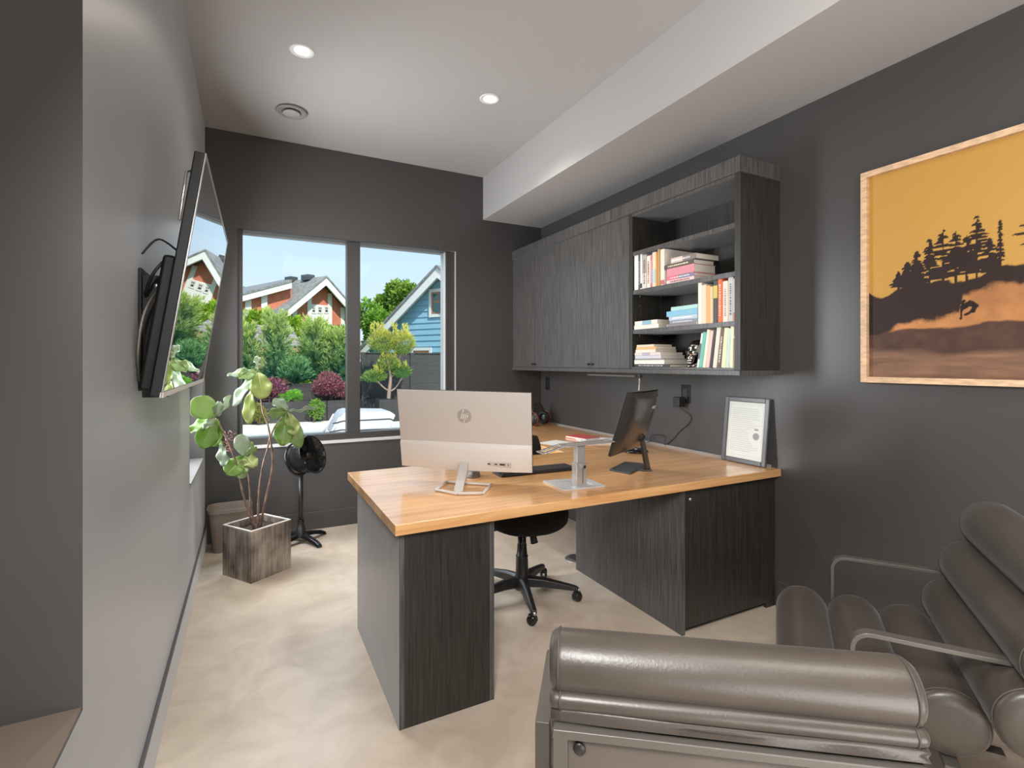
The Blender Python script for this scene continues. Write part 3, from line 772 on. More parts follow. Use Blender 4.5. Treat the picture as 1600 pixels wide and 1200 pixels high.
MB().tube([FF @ Vector((.04, -.07, .022)), piv + Vector((.0, 0, -.0))], .022, 12).build('pivot', M['blackmatt'], t)
b = MB(); dirv = (foot - piv); side = (FF.to_3x3() @ Vector((1, 0, 0))).normalized(); fwd = side.cross(dirv.normalized())
vs = [piv + side*.024 + fwd*.007, piv - side*.024 + fwd*.007, piv - side*.024 - fwd*.007, piv + side*.024 - fwd*.007]
fz = foot + Vector((0, 0, .004)); vs += [fz + side*.034 + fwd*.008, fz - side*.034 + fwd*.008, fz - side*.034 - fwd*.008, fz + side*.034 - fwd*.008]
b.add(vs, [(0,3,2,1), (4,5,6,7), (0,1,5,4), (1,2,6,5), (2,3,7,6), (3,0,4,7)]); b.build('stand_arm', M['black'], t, bevel=.003)
fp = [mp(*q) for q in ((952, 735.5), (985, 742), (997, 735.5), (1004, 737), (1019, 737), (1008, 730), (1003, 725.5), (976, 723.5))]
MB().prism([(p.x, p.y) for p in fp], .0005, .009).build('foot_plate', mat('dark_grey_foot', (.05, .052, .056), .5), t, bevel=.002)

# ---------------- LED desk lamp
t = empty('desk_lamp', (2.215, 2.563, DZ), 0, 'slim desk lamp with a round black base and long flat head below the cabinets', 'lamp')
MB().lathe([(0, .022), (.060, .020), (.078, .012), (.082, .004), (.080, .0005), (0, .0005)], n=36).build('lamp_base', M['blackgloss'], t)
MB().ellipsoid((-.02, -.03, .024), (.012, .012, .006), 12, 8).build('touch_dot', M['chrome'], t)
hp_ = Vector((2.200 - 2.215, 2.505 - 2.563, 1.236 - DZ))
MB().tube([(0, 0, .018), hp_], .0055, 10).build('stem', M['steel'], t)
MB().tube([hp_ + Vector((0, -.012, .002)), hp_ + Vector((0, .030, .004))], .010, 12).build('hinge', M['black'], t)
MB().box(-.032 + hp_.x, .022 + hp_.x, hp_.y + .02, hp_.y + .52, hp_.z - .002, hp_.z + .007).build('lamp_head', M['armsteel'], t, bevel=.002)

# ---------------- things on the wall side of the desk
t = empty('headphones', (2.38, 4.09, DZ), .5, 'black headphones with a red ring standing in the far desk corner', 'headphones')
for s_ in (-1, 1):
    MB().lathe([(.0, .0), (.052, .004), (.062, .016), (.060, .030), (.0, .036)], (s_ * .085, 0, .064), (s_, 0, 0), 24).build('ear_cup', M['black'], t)
    MB().lathe([(.034, -.018), (.056, -.016), (.060, -.004), (.052, .004), (.034, .0), (.034, -.018)], (s_ * .085, 0, .064), (s_, 0, 0), 24).build('ear_cushion', M['blackmatt'], t)
    r_ = MB().lathe([(.063, .020), (.066, .024), (.063, .028), (.060, .024), (.063, .020)], (s_ * .085, 0, .064), (s_, 0, 0), 24).build('accent_ring', mat('red_ring', (.45, .04, .03), .4), t, label='red ring')
MB().tube([Vector((.103 * math.cos(a), .01, .085 + .115 * math.sin(a))) for a in [PI * k / 16 for k in range(17)]], 0, flat=(.012, .004)).build('headband', M['black'], t)
def zpt(u, v, z=DZ): return Vector((0, 0, CAM_H)) + ray(u, v) * ((z - CAM_H) / ray(u, v).z)
t = empty('book', (2.25, 3.20, DZ), .16, 'red and white book lying on the wall side of the desk', 'book')
MB().box(-.075, .075, -.11, .11, .0005, .004).box(-.075, .075, -.11, .11, .015, .018).build('cover', bmat((.55, .10, .10)), t, label='red cover')
MB().box(-.073, .072, -.108, .108, .004, .015).build('pages', M['paper'], t)
t = empty('magazine', (2.33, 3.00, DZ), -.25, 'open white magazine lying on the desk left of the black monitor', 'magazine')
for k, (x0, x1) in enumerate(((-.20, -.001), (.001, .20))):
    b = MB(); vs = []
    for i in range(9):
        x = x0 + (x1 - x0) * i / 8; h = .004 + .008 * math.exp(-abs(x) * 14)
        for y in (-.13, .13): vs += [(x, y, .0006), (x, y, h)]
    fs = []
    for i in range(8):
        a = i * 4; c = a + 4; fs += [(a+1, c+1, c+3, a+3), (a, a+2, c+2, c), (a, c, c+1, a+1), (a+2, a+3, c+3, c+2)]
    fs += [(0, 1, 3, 2), (32, 34, 35, 33)]
    b.add(vs, fs); b.build('page', M['paper'], t)
b = MB()
for x0 in (-.18, .02):
    for r_ in range(9):
        if r_ in (3, 4) and x0 > 0: continue
        b.box(x0, x0 + .15, .10 - r_ * .024, .104 - r_ * .024, .0095, .0099)
b.build('print', mat('grey_print', (.35, .34, .34), .7), t)
MB().box(-.10, .10, -.14, .14, .0010, .0020).build('paper_sheet', M['paper'], None, label='white paper sheet lying on the desk beside the office chair back', cat='paper').location = (1.97, 3.06, DZ)
t = bpy.data.objects['paper_sheet']; t.rotation_euler = (0, 0, .3)

# ---------------- framed certificate leaning on the wall
t = empty('certificate_frame', (2.493, 1.985, DZ), 0, 'grey framed certificate leaning against the wall at the right end of the desk', 'framed certificate')
fw, fh = .292, .375
lean = math.asin((XR - .004 - 2.493 - .018) / fh)
Q = Matrix(((0, 0, 1, 0), (-1, 0, 0, 0), (0, 1, 0, 0), (0, 0, 0, 1)))      # x -> -Y (right as seen), y -> up, z -> +X (into the wall)
Q = Matrix.Translation((0, 0, .002)) @ Matrix.Rotation(lean, 4, 'Y') @ Q
fm = mat('pewter_frame', (.10, .10, .105), .32, metal=.3)
for nm, bx in (('frame_side', (-fw/2, -fw/2 + .026, 0, fh)), ('frame_side', (fw/2 - .026, fw/2, 0, fh)), ('frame_side', (-fw/2 + .026, fw/2 - .026, 0, .026)), ('frame_side', (-fw/2 + .026, fw/2 - .026, fh - .026, fh))):
    MB().box(bx[0], bx[1], bx[2], bx[3], 0, .016, Q).build(nm, fm, t, bevel=.004)
MB().box(-fw/2 + .02, fw/2 - .02, .02, fh - .02, .009, .013, Q).build('certificate_paper', mat('bright_certificate_paper', (.90, .90, .86), .6), t)
b = MB(); rnd = random.Random(5); y = fh - .065
while y > .06:
    wl = rnd.uniform(.13, .19) * (1 if y > .2 or y < .13 else .75); b.box(-.095, -.095 + wl, y, y + .0022, .0082, .0089, Q); y -= .0115
for (x0, x1, y0, y1) in ((-.108, .108, fh - .043, fh - .042), (-.108, .108, .043, .044), (-.108, -.107, .044, fh - .043), (.107, .108, .044, fh - .043)): b.box(x0, x1, y0, y1, .0082, .0089, Q)
b.build('printed_lines', mat('faint_grey_ink', (.62, .62, .61), .8), t)
b = MB(); b.prism([(.072 + .020 * math.cos(k * PI / 10), .160 + .020 * math.sin(k * PI / 10)) for k in range(20)], .0080, .0088, Q); b.box(.060, .084, .193, .203, .0080, .0088, Q)
b.build('seal', mat('grey_seal_print', (.40, .40, .40), .8), t)
MB().box(-fw/2 + .02, fw/2 - .02, .02, fh - .02, .0060, .0075, Q).build('glass', M['glass'], t)

# ================================================================== OFFICE CHAIR
t = empty('office_chair', (1.37, 2.54, 0), 0, 'black five-star swivel office chair pushed under the desk', 'office chair')
b = MB().lathe([(0, .05), (.045, .052), (.052, .075), (.044, .11), (.036, .13), (.034, .23), (.036, .235), (.030, .24), (.026, .30)], n=24)
b.build('hub', M['black'], t)
MB().cyl((0, 0, .235), (0, 0, .40), .024, n=20).build('gas_column', M['blackgloss'], t)
for k in range(5):
    a = math.radians(-107 + 72 * k); d = Vector((math.cos(a), math.sin(a), 0)); s_ = Vector((-d.y, d.x, 0))
    pts = [(.03, .098, .030, .030), (.12, .096, .026, .026), (.22, .082, .021, .020), (.30, .070, .018, .014), (.318, .066, .014, .010)]
    vs = []; fs = []
    for r_, z_, hw_, hh_ in pts:
        p = d * r_ + Vector((0, 0, z_))
        vs += [p + s_*hw_ - Vector((0,0,hh_)), p + s_*hw_*.75 + Vector((0,0,hh_*.5)), p + s_*hw_*.3 + Vector((0,0,hh_*.85)), p - s_*hw_*.3 + Vector((0,0,hh_*.85)), p - s_*hw_*.75 + Vector((0,0,hh_*.5)), p - s_*hw_ - Vector((0,0,hh_))]
    for i in range(4):
        for j in range(6): fs.append((i*6+j, i*6+(j+1) % 6, (i+1)*6+(j+1) % 6, (i+1)*6+j))
    fs += [tuple(range(6)), tuple(24 + q for q in range(5, -1, -1))]
    lg_ = MB().add(vs, fs).build('base_leg', M['black'], t, bevel=.004)
    c = d * .318; b2 = d * .0 + s_ * 1
    MB().cyl(c + Vector((0, 0, .045)), c + Vector((0, 0, .068)), .008).build('caster_stem', M['steel'], t)
    ct = math.radians(40 + 57 * k); cd = Vector((math.cos(ct), math.sin(ct), 0)); wc = c + Vector((-cd.y, cd.x, 0)) * .012
    cs = MB()
    for s2 in (-1, 1): cs.lathe([(0, .004), (.010, .006), (.022, .004), (.026, -.003), (.026, -.009), (0, -.009)], wc + cd * (s2 * .016) + Vector((0, 0, .0265)), cd * s2, 18)
    cs.build('caster', M['blackgloss'], t)
    MB().box(-.010, .010, -.020, .020, .026, .054, Matrix.Translation(wc) @ Matrix.Rotation(ct, 4, 'Z')).build('caster_hood', M['black'], t, bevel=.004)
SR = Matrix.Rotation(math.radians(-14), 4, 'Z')
MB().box(-.07, .07, -.09, .10, .385, .425, SR).build('tilt_mechanism', M['blackmatt'], t, bevel=.01)
MB().cyl(SR @ Vector((.035, -.09, .39)), SR @ Vector((.045, -.10, .335)), .017, .021, 16).build('tension_knob', M['black'], t)
MB().tube([SR @ Vector((-.06, -.02, .405)), SR @ Vector((-.20, -.05, .400)), SR @ Vector((-.27, -.06, .392))], .005, 8).build('height_lever', M['black'], t)
b = MB(); vs = []; NX, NY = 20, 18                                   # seat: rounded cushion with a waterfall front
def superell(a, p): return math.copysign(abs(math.cos(a)) ** p, math.cos(a)), math.copysign(abs(math.sin(a)) ** p, math.sin(a))
rows = [(.0, -.040, .0), (.72, -.040, .0), (.90, -.036, .0), (.985, -.015, 0), (1.0, .010, 0), (.975, .032, 0), (.90, .044, 0), (.70, .046, 0), (.35, .040, 0), (0, .038, 0)]
for sc_, dz, _ in rows:
    for k in range(36):
        cx_, sy_ = superell(2 * PI * k / 36, .72)
        x, y = .238 * sc_ * cx_, .235 * sc_ * sy_
        drop = -.030 * max(0, (-y - .13) / .105) ** 2 if y < -.13 else 0
        vs.append(SR @ Vector((x + .01, y - .01, .468 + dz + drop + .018 * (x / .24) ** 2 * (1 if dz > 0 else .3))))
fs = [(i*36+k, i*36+(k+1) % 36, (i+1)*36+(k+1) % 36, (i+1)*36+k) for i in range(len(rows)-1) for k in range(36)]
b.add(vs, fs, True); b.build('seat', M['fabric'], t)
b = MB(); vs = []
for i in range(13):
    for j in range(13):
        x = -1 + 2 * i / 12; z_ = -1 + 2 * j / 12
        cx_ = .215 * x * (1 - .12 * abs(z_) ** 3); cz_ = .69 + .185 * z_ * (1 - .10 * abs(x) ** 3)
        yb = .295 - .035 * x * x * -1 + .03 * (z_ * .5) ** 2
        vs.append((cx_, yb - .012 * (1 - x ** 4) * (1 - z_ ** 4), cz_)); vs.append((cx_, yb + .018 + .006 * (1 - x ** 4), cz_))
fs = []
for i in range(12):
    for j in range(12):
        a = (i * 13 + j) * 2; c = a + 2; d_ = a + 26; e_ = d_ + 2
        fs += [(a, d_, e_, c), (a+1, c+1, e_+1, d_+1)]
for i in range(12):
    a = i * 26; d_ = a + 26; fs.append((a, a+1, d_+1, d_)); a = i * 26 + 24; d_ = a + 26; fs.append((a, d_, d_+1, a+1))
for j in range(12):
    a = j * 2; fs.append((a, a+2, a+3, a+1)); a = 12 * 26 + j * 2; fs.append((a, a+1, a+3, a+2))
vs = [SR @ Vector(p) for p in vs]
b.add(vs, fs, True); b.build('backrest', M['fabric'], t)
MB().tube(smooth_path([SR @ Vector(p) for p in ((0, .08, .40), (0, .24, .40), (0, .34, .45), (0, .335, .62))], 5), 0, flat=(.030, .008)).build('back_bracket', M['black'], t)

# ================================================================== TELEVISION
t = empty('television', (-.285, 2.27, 1.30), 0, 'large wall-mounted television tilted down on the left wall, screen mirroring the garden', 'television')
Q = rel(oriented((-.155, 2.27, 1.571), PI / 2 - .0096, .153, .005), t)
FF = face_frame(Q, 0, 0, 0)          # x along the wall, y up, z out of the screen
HW, HH = .605, .345
nz_ = FF.to_3x3() @ Vector((0, 0, 1))
MB().box(-HW, HW, -HH, HH, -.028, -.002, FF).build('tv_case', M['tvback'], t, bevel=.004)
MB().box(-HW + .008, HW - .008, -HH + .016, HH - .008, -.0018, 0, FF).build('screen', M['screen'], t, label='mirror-like dark screen')
b = MB(); b.box(-HW, -HW + .013, -HH, HH, -.0018, .0015, FF).box(HW - .007, HW, -HH, HH, -.0018, .0015, FF).box(-HW + .007, HW - .007, HH - .007, HH, -.0018, .0015, FF)
b.build('bezel', mat('dark_silver_bezel', (.30, .29, .28), .3, metal=.3), t)
MB().box(-HW, HW, -HH, -HH + .014, -.004, .004, FF).build('lower_trim', M['silver2'], t, label='light silver lower edge')
MB().box(-HW + .04, HW - .04, -HH + .01, .05, -.062, -.028, FF).build('rear_housing', M['tvback'], t, bevel=.01)
MB().tube([FF @ Vector((-HW + .1, HH - .02, -.03)), FF @ Vector((-HW + .02, HH - .06, -.04)), FF @ Vector((-HW + .01, HH - .2, -.034))], .004, 6).build('rear_cable', M['steel'], t)
# wall bracket behind it
t = empty('tv_wall_bracket', (XL, 2.02, 1.22), 0, 'black perforated steel bracket fixing the television to the left wall', 'bracket')
MB().box(.001, .010, -.20, .62, .02, .38).build('wall_plate', M['tvback'], t, bevel=.002)
for y_ in (-.20, .42):
    MB().box(.0105, .075, y_, y_ + .022, -.0, .36).build('rail', M['tvback'], t, bevel=.002)
    for z_ in (.06, .16, .26, .33): MB().lathe([(0, .003), (.006, .002), (.007, 0)], (.045, y_, z_), (0, -1, 0), 12).build('bolt', M['steel'], t)
for k, pts in enumerate(([(.02, -.22, .30), (.05, -.27, .36), (.09, -.25, .41), (.10, -.20, .36)], [(.01, -.24, .05), (.015, -.29, .14), (.03, -.28, .25), (.07, -.24, .33), (.09, -.19, .30)], [(.01, -.20, .42), (.05, -.19, .47), (.10, -.15, .44)])):
    MB().tube(smooth_path(pts, 6), .0045 if k < 2 else .003, 8).build('cable', M['black'] if k != 1 else M['armsteel'], t)

# ================================================================== SURF PICTURE
def picture():
    t = empty('framed_picture', (XR, .66, 1.233), 0, 'large light wood framed photograph of a surfer, dark trees and spray against an orange sky', 'picture')
    W_, H_, bw_ = 1.415, .968, .026
    # local: x into room (-), y along wall. left edge as seen is +y
    y1 = 1.366 - .66; y0 = y1 - W_
    MB().box(-.034, -.001, y1 - bw_, y1, 0, H_).build('frame_side', M['oakframe'], t, bevel=.0015)
    MB().box(-.034, -.001, y0, y0 + bw_, 0, H_).build('frame_side', M['oakframe'], t, bevel=.0015)
    MB().box(-.034, -.001, y0 + bw_, y1 - bw_, 0, bw_).build('frame_rail', M['oakframe'], t, bevel=.0015)
    MB().box(-.034, -.001, y0 + bw_, y1 - bw_, H_ - bw_, H_).build('frame_rail', M['oakframe'], t, bevel=.0015)
    # print, painted per vertex: a = metres from the print's left edge, z = height
    NA, NZ = 420, 290; PA, PZ = W_ - 2 * bw_, H_ - 2 * bw_
    a = np.linspace(0, PA, NA)[None, :].repeat(NZ, 0); z = (1.233 + bw_ + np.linspace(0, PZ, NZ))[:, None].repeat(NA, 1)
    rng = np.random.RandomState(3)
    def fbm(x, y, seed=0, oct_=5):
        o = np.zeros_like(x); amp = 1.; tot = 0
        for k in range(oct_):
            r_ = np.random.RandomState(seed + k); g_ = r_.rand(64, 64)
            xi, yi = x * 2 ** k, y * 2 ** k; x0 = np.floor(xi).astype(int); y0_ = np.floor(yi).astype(int); fx, fy = xi - x0, yi - y0_
            fx = fx * fx * (3 - 2 * fx); fy = fy * fy * (3 - 2 * fy)
            A = g_[x0 % 64, y0_ % 64]; B = g_[(x0+1) % 64, y0_ % 64]; C_ = g_[x0 % 64, (y0_+1) % 64]; D_ = g_[(x0+1) % 64, (y0_+1) % 64]
            o += amp * ((A*(1-fx) + B*fx)*(1-fy) + (C_*(1-fx) + D_*fx)*fy); tot += amp; amp *= .5
        return o / tot
    n1 = fbm(a * 6, z * 6, 1); n2 = fbm(a * 25, z * 25, 9); n3 = fbm(a * 9, z * 60, 20)
    S8 = lambda r_, g_, b_: np.array([(q / 255.) ** 2.2 for q in (r_, g_, b_)])
    sky = S8(226, 172, 82)[None, None] * (1 - ((z - 1.9) / .9)[..., None] ** 2 * .12) * (1 + (.06 * (.6 - a))[..., None])
    col = np.ones((NZ, NA, 3)) * sky
    def lerp(mask, c): nonlocal col; m_ = np.clip(mask, 0, 1)[..., None]; col = col * (1 - m_) + c * m_
    dark = S8(58, 42, 36)
    # headland silhouette
    hx = [0, .03, .06, .10, .17, .24, .35, .42, .48, .545, .7, .9, 1.1, 1.4]; hz = [1.645, 1.63, 1.62, 1.645, 1.665, 1.665, 1.655, 1.675, 1.695, 1.695, 1.74, 1.80, 1.84, 1.90]
    top = np.interp(a, hx, hz) + (n2 - .5) * .03
    lerp((top - z) / .006, dark)
    # trees with sweeping layered boughs
    def tree(ax, zb, zt, wd, seed, lean_=0):
        r_ = np.random.RandomState(seed); h = zt - zb
        tw = .0045 * (1 - (z - zb) / h * .7); cx_ = ax + lean_ * (z - zb)
        lerp(((np.abs(a - cx_) < tw) & (z > zb - .05) & (z < zt)) * 1., dark)
        k = zb + h * .12
        while k < zt:
            f_ = (k - zb) / h; L = wd * (1 - f_) ** .75 * r_.uniform(.65, 1.1) + .006
            for sd_ in (-1, 1):
                if r_.rand() < .15: continue
                l2 = L * r_.uniform(.6, 1.1); d_ = (a - (ax + lean_ * (k - zb))) * sd_
                zc = k + d_ * .10 - (d_ / max(l2, .01)) ** 2 * .006; th = .0055 * np.clip(1 - d_ / l2, 0, 1) ** .5 + .0012
                lerp(((d_ > 0) & (d_ < l2) & (np.abs(z - zc) < th * (.5 + n2))) * 1., dark)
            k += h * r_.uniform(.035, .075)
    for q in ((.155, 1.65, 1.762, .045, 1), (.12, 1.65, 1.72, .04, 2), (.19, 1.65, 1.80, .05, 3), (.235, 1.65, 1.845, .055, 4), (.283, 1.65, 1.871, .075, 5), (.325, 1.66, 1.855, .06, 12), (.392, 1.66, 1.900, .085, 6), (.36, 1.66, 1.83, .06, 7), (.43, 1.66, 1.80, .06, 8), (.463, 1.68, 1.870, .012, 9), (.62, 1.70, 2.02, .15, 10), (.75, 1.72, 1.98, .13, 11), (.88, 1.78, 2.08, .15, 13), (1.02, 1.80, 2.02, .14, 14), (1.18, 1.84, 2.07, .13, 15), (1.30, 1.86, 2.0, .1, 16)): tree(*q)
    # spray
    sx_ = [0, .045, .07, .12, .195, .309, .335, .349, .40, .451, .543, .7, .9, 1.1, 1.4]; sz = [1.44, 1.455, 1.468, 1.50, 1.516, 1.528, 1.536, 1.600, 1.62, 1.634, 1.62, 1.60, 1.56, 1.52, 1.49]
    st = np.interp(a, sx_, sz) + (n2 - .5) * .05
    glow = S8(232, 158, 92) * (.62 + .75 * n1)[..., None] * np.clip(.60 + (1.64 - z) * 2.2, .3, 1.05)[..., None]
    m_ = np.clip((st - z) / .022, 0, 1) * np.clip(a / .08 - .4, 0, 1); m_ = m_ * np.clip(.55 + 1.2 * (n2 - .3), 0, 1) ** .35
    lerp(m_, glow)
    # wave and water
    wx = [0, .031, .12, .2, .309, .36, .412, .543, .8, 1.4]; wz = [1.452, 1.457, 1.470, 1.476, 1.470, 1.474, 1.488, 1.486, 1.47, 1.45]
    wt = np.interp(a, wx, wz) + (n2 - .5) * .02
    wave = S8(92, 66, 52) * (.7 + .9 * n2)[..., None]
    lerp((wt - z) / .008, wave)
    bx = np.interp(a, [0, .031, .2, .287, .40, .543, 1.4], [1.40, 1.388, 1.385, 1.362, 1.372, 1.375, 1.38]) + (n1 - .5) * .02
    water = S8(150, 112, 84) * (.55 + .95 * n3)[..., None]
    lerp((bx - z) / .02, water)
    # surfer
    for (x0_, z0_, x1_, z1_, th) in ((.352,1.548,.372,1.560,.011), (.372,1.560,.388,1.548,.010), (.388,1.548,.380,1.528,.008), (.380,1.528,.356,1.515,.005), (.352,1.548,.346,1.560,.005), (.346,1.562,.352,1.570,.006), (.345,1.545,.342,1.500,.004)):
        dx, dz_ = x1_ - x0_, z1_ - z0_; tt = np.clip(((a - x0_) * dx + (z - z0_) * dz_) / (dx*dx + dz_*dz_), 0, 1)
        lerp(((a - x0_ - tt*dx) ** 2 + (z - z0_ - tt*dz_) ** 2 < th*th) * 1., dark * .6)
    me = bpy.data.meshes.new('print')
    vs = np.zeros((NZ * NA, 3)); vs[:, 0] = -.012; vs[:, 1] = (y1 - bw_) - a.ravel(); vs[:, 2] = z.ravel() - 1.233
    ii = np.arange(NZ - 1)[:, None] * NA + np.arange(NA - 1)[None]; ii = ii.ravel()
    quads = np.stack([ii, ii + NA, ii + NA + 1, ii + 1], 1)
    me.vertices.add(len(vs)); me.vertices.foreach_set('co', vs.ravel())
    me.loops.add(quads.size); me.loops.foreach_set('vertex_index', quads.ravel())
    me.polygons.add(len(quads)); me.polygons.foreach_set('loop_start', np.arange(len(quads)) * 4); me.polygons.foreach_set('loop_total', np.full(len(quads), 4))
    me.update(calc_edges=True)
    at_ = me.color_attributes.new('paint', 'FLOAT_COLOR', 'POINT')
    c4_ = np.ones((NZ * NA, 4)); c4_[:, :3] = np.clip(col * np.array([.58, .59, .68]), 0, 1).reshape(-1, 3); at_.data.foreach_set('color', c4_.ravel())
    pm = mat('photo_print', (1, 1, 1), .5, .3); nt = pm.node_tree; vc = nt.nodes.new('ShaderNodeVertexColor'); vc.layer_name = 'paint'
    nt.links.new(vc.outputs[0], nt.nodes['Principled BSDF'].inputs['Base Color'])
    me.materials.append(pm); link_mesh('print', me, t)
    MB().box(-.010, -.001, y0 + .01, y1 - .01, .01, H_ - .01).build('backing_board', M['black'], t)
picture()

# ================================================================== POTTED FIG
def fig():
    rz = math.radians(34.1)
    C0 = Vector((.044, 3.625, 0))
    t = empty('potted_fig', C0, 0, 'leggy fiddle-leaf fig with drooping leaves in a square weathered planter by the window', 'potted plant')
    R_ = Matrix.Rotation(rz, 4, 'Z'); s_, h, wl = .1395, .312, .012
    conc = bpy.data.materials.new('weathered_zinc_planter'); conc.use_nodes = True; nt = conc.node_tree; b = nt.nodes['Principled BSDF']
    tc = nt.nodes.new('ShaderNodeTexCoord')
    def nz(sc_, st, d): 
        mp_ = nt.nodes.new('ShaderNodeMapping'); mp_.inputs['Scale'].default_value = st; n_ = nt.nodes.new('ShaderNodeTexNoise'); n_.inputs['Scale'].default_value = sc_; n_.inputs['Detail'].default_value = d
        nt.links.new(tc.outputs['Object'], mp_.inputs[0]); nt.links.new(mp_.outputs[0], n_.inputs[0]); return n_
    A, B = nz(7, (1, 1, .8), 6), nz(26, (2.2, 2.2, .16), 5)
    ad = nt.nodes.new('ShaderNodeMix'); ad.data_type = 'FLOAT'; ad.inputs[0].default_value = .36
    nt.links.new(A.outputs[0], ad.inputs[2]); nt.links.new(B.outputs[0], ad.inputs[3])
    r_ = nt.nodes.new('ShaderNodeValToRGB'); r_.color_ramp.elements[0].position = .38; r_.color_ramp.elements[1].position = .62
    r_.color_ramp.elements[0].color = (.085, .062, .050, 1); r_.color_ramp.elements[1].color = (.44, .38, .33, 1)
    nt.links.new(ad.outputs[0], r_.inputs[0]); nt.links.new(r_.outputs[0], b.inputs['Base Color']); b.inputs['Roughness'].default_value = .55
    b = MB(); o = s_; i_ = s_ - wl
    vs = [R_ @ Vector(p) for p in [(-o,-o,0),(o,-o,0),(o,o,0),(-o,o,0),(-o,-o,h-.004),(o,-o,h-.004),(o,o,h-.004),(-o,o,h-.004),(-i_,-i_,h-.004),(i_,-i_,h-.004),(i_,i_,h-.004),(-i_,i_,h-.004),(-i_,-i_,.2),(i_,-i_,.2),(i_,i_,.2),(-i_,i_,.2)]]
    fs = [(0,3,2,1)] + [(k,(k+1)%4,4+(k+1)%4,4+k) for k in range(4)] + [(4+k,4+(k+1)%4,8+(k+1)%4,8+k) for k in range(4)] + [(8+k,8+(k+1)%4,12+(k+1)%4,12+k) for k in range(4)]
    b.add(vs, fs); b.build('planter', conc, t, merge=False)
    b = MB()
    for x0, x1, y0, y1 in ((-o,o,-o,-i_),(-o,o,i_,o),(-o,-i_,-i_,i_),(i_,o,-i_,i_)): b.box(x0, x1, y0, y1, h - .004, h + .002, R_)
    b.build('planter_rim', mat('pale_planter_rim', (.62, .58, .54), .5), t, label='pale rim')
    b = MB(); vs = []; n_ = 14; rnd = random.Random(2)
    for i in range(n_ + 1):
        for j in range(n_ + 1): vs.append(R_ @ Vector((-i_ + 2*i_*i/n_, -i_ + 2*i_*j/n_, .270 + rnd.uniform(-.005, .007))))
    b.add(vs, [(i*(n_+1)+j, (i+1)*(n_+1)+j, (i+1)*(n_+1)+j+1, i*(n_+1)+j+1) for i in range(n_) for j in range(n_)], True); b.build('soil', M['soil'], t)
    def P(u, v, dy=0): return at(u, v, 3.60 + dy) - C0
    stems = (([(398, 824), (391, 808), (380, 772), (371, 730), (357, 692), (343, 664), (337, 654)], .0065, 0.0, -.10),
             ([(399, 824), (392, 790), (389, 750), (383, 716)], .0055, .02, .0),
             ([(403, 824), (404, 780), (409, 735), (418, 700), (421, 684)], .0062, .03, .04),
             ([(406, 824), (413, 790), (424, 740), (426, 715), (422, 684), (418, 662), (410, 640), (406, 605), (402, 580)], .0065, -.02, -.02),
             ([(422, 684), (430, 666), (441, 652), (449, 643)], .0055, -.02, -.05))
    for pts, r0, d0, d1 in stems:
        pp = [P(u, v, d0 + (d1 - d0) * k / (len(pts) - 1)) for k, (u, v) in enumerate(pts)]
        if pts[0][1] == 824:
            pp[0] = Vector((.0 + (pts[0][0] - 402) * .004, -.0, .262)); 
        sp = smooth_path(pp, 6); rnd = random.Random(len(pts))
        MB().tube(sp, [r0 * (1.15 - .5 * k / len(sp)) * rnd.uniform(.88, 1.15) for k in range(len(sp))], 8).build('stem', M['stem'], t)
    b = MB(); rnd = random.Random(9)                       # dry leaf-stalk stubs
    for k in range(26):
        p = P(rnd.uniform(352, 366), rnd.uniform(674, 706), -.05); q = p + Vector((rnd.uniform(-.03, .03), rnd.uniform(-.02, .02), rnd.uniform(-.01, .03))); b.tube([p, q], [.003, .001], 5)
    b.build('dry_stalks', mat('dry_stalk', (.36, .20, .14), .8), t, kind='stuff')
    def leafmat(nm, c, c2):
        m = mat(nm, c, .38, .5, vcol=c2, vscale=7, bump=.25, bscale=22); b = m.node_tree.nodes['Principled BSDF']
        b.inputs['Subsurface Weight'].default_value = 0.0
        nt = m.node_tree; tr = nt.nodes.new('ShaderNodeBsdfTranslucent'); tr.inputs[0].default_value = (*[min(1, q * 1.6) for q in c2], 1)
        mx = nt.nodes.new('ShaderNodeMixShader'); mx.inputs[0].default_value = .25; o_ = nt.nodes['Material Output']
        nt.links.new(b.outputs[0], mx.inputs[1]); nt.links.new(tr.outputs[0], mx.inputs[2]); nt.links.new(mx.outputs[0], o_.inputs[0]); return m
    LM = {'g': leafmat('fig_leaf_green', (.10, .20, .03), (.20, .33, .07)), 'y': leafmat('fig_leaf_yellow', (.25, .33, .08), (.38, .42, .15)),
          's': leafmat('fig_leaf_silvery', (.20, .28, .19), (.38, .44, .34)), 'l': leafmat('fig_leaf_light', (.16, .26, .08), (.28, .37, .16))}
    veinm = mat('pale_leaf_midrib', (.50, .56, .30), .5)
    def leaf(u0, v0, u1, v1, wd, m_, d0=0, d1=0, twist=0, curl=.09):
        """wd = half width in metres, from base pixel to tip pixel; depth offsets d0, d1"""
        A = P(u0, v0, d0); B_ = P(u1, v1, d1); L = (B_ - A).length; ax = (B_ - A).normalized()
        view = (Vector((0, 0, CAM_H)) - (C0 + A)).normalized(); sd_ = ax.cross(view).normalized(); nn = sd_.cross(ax).normalized()
        rt = Matrix.Rotation(twist, 3, ax); sd_ = rt @ sd_; nn = rt @ nn
        rnd = random.Random(int(u0 * 7 + u1 * 13 + v1)); ph = rnd.uniform(0, 6); N1, N2 = 12, 8; vs = []
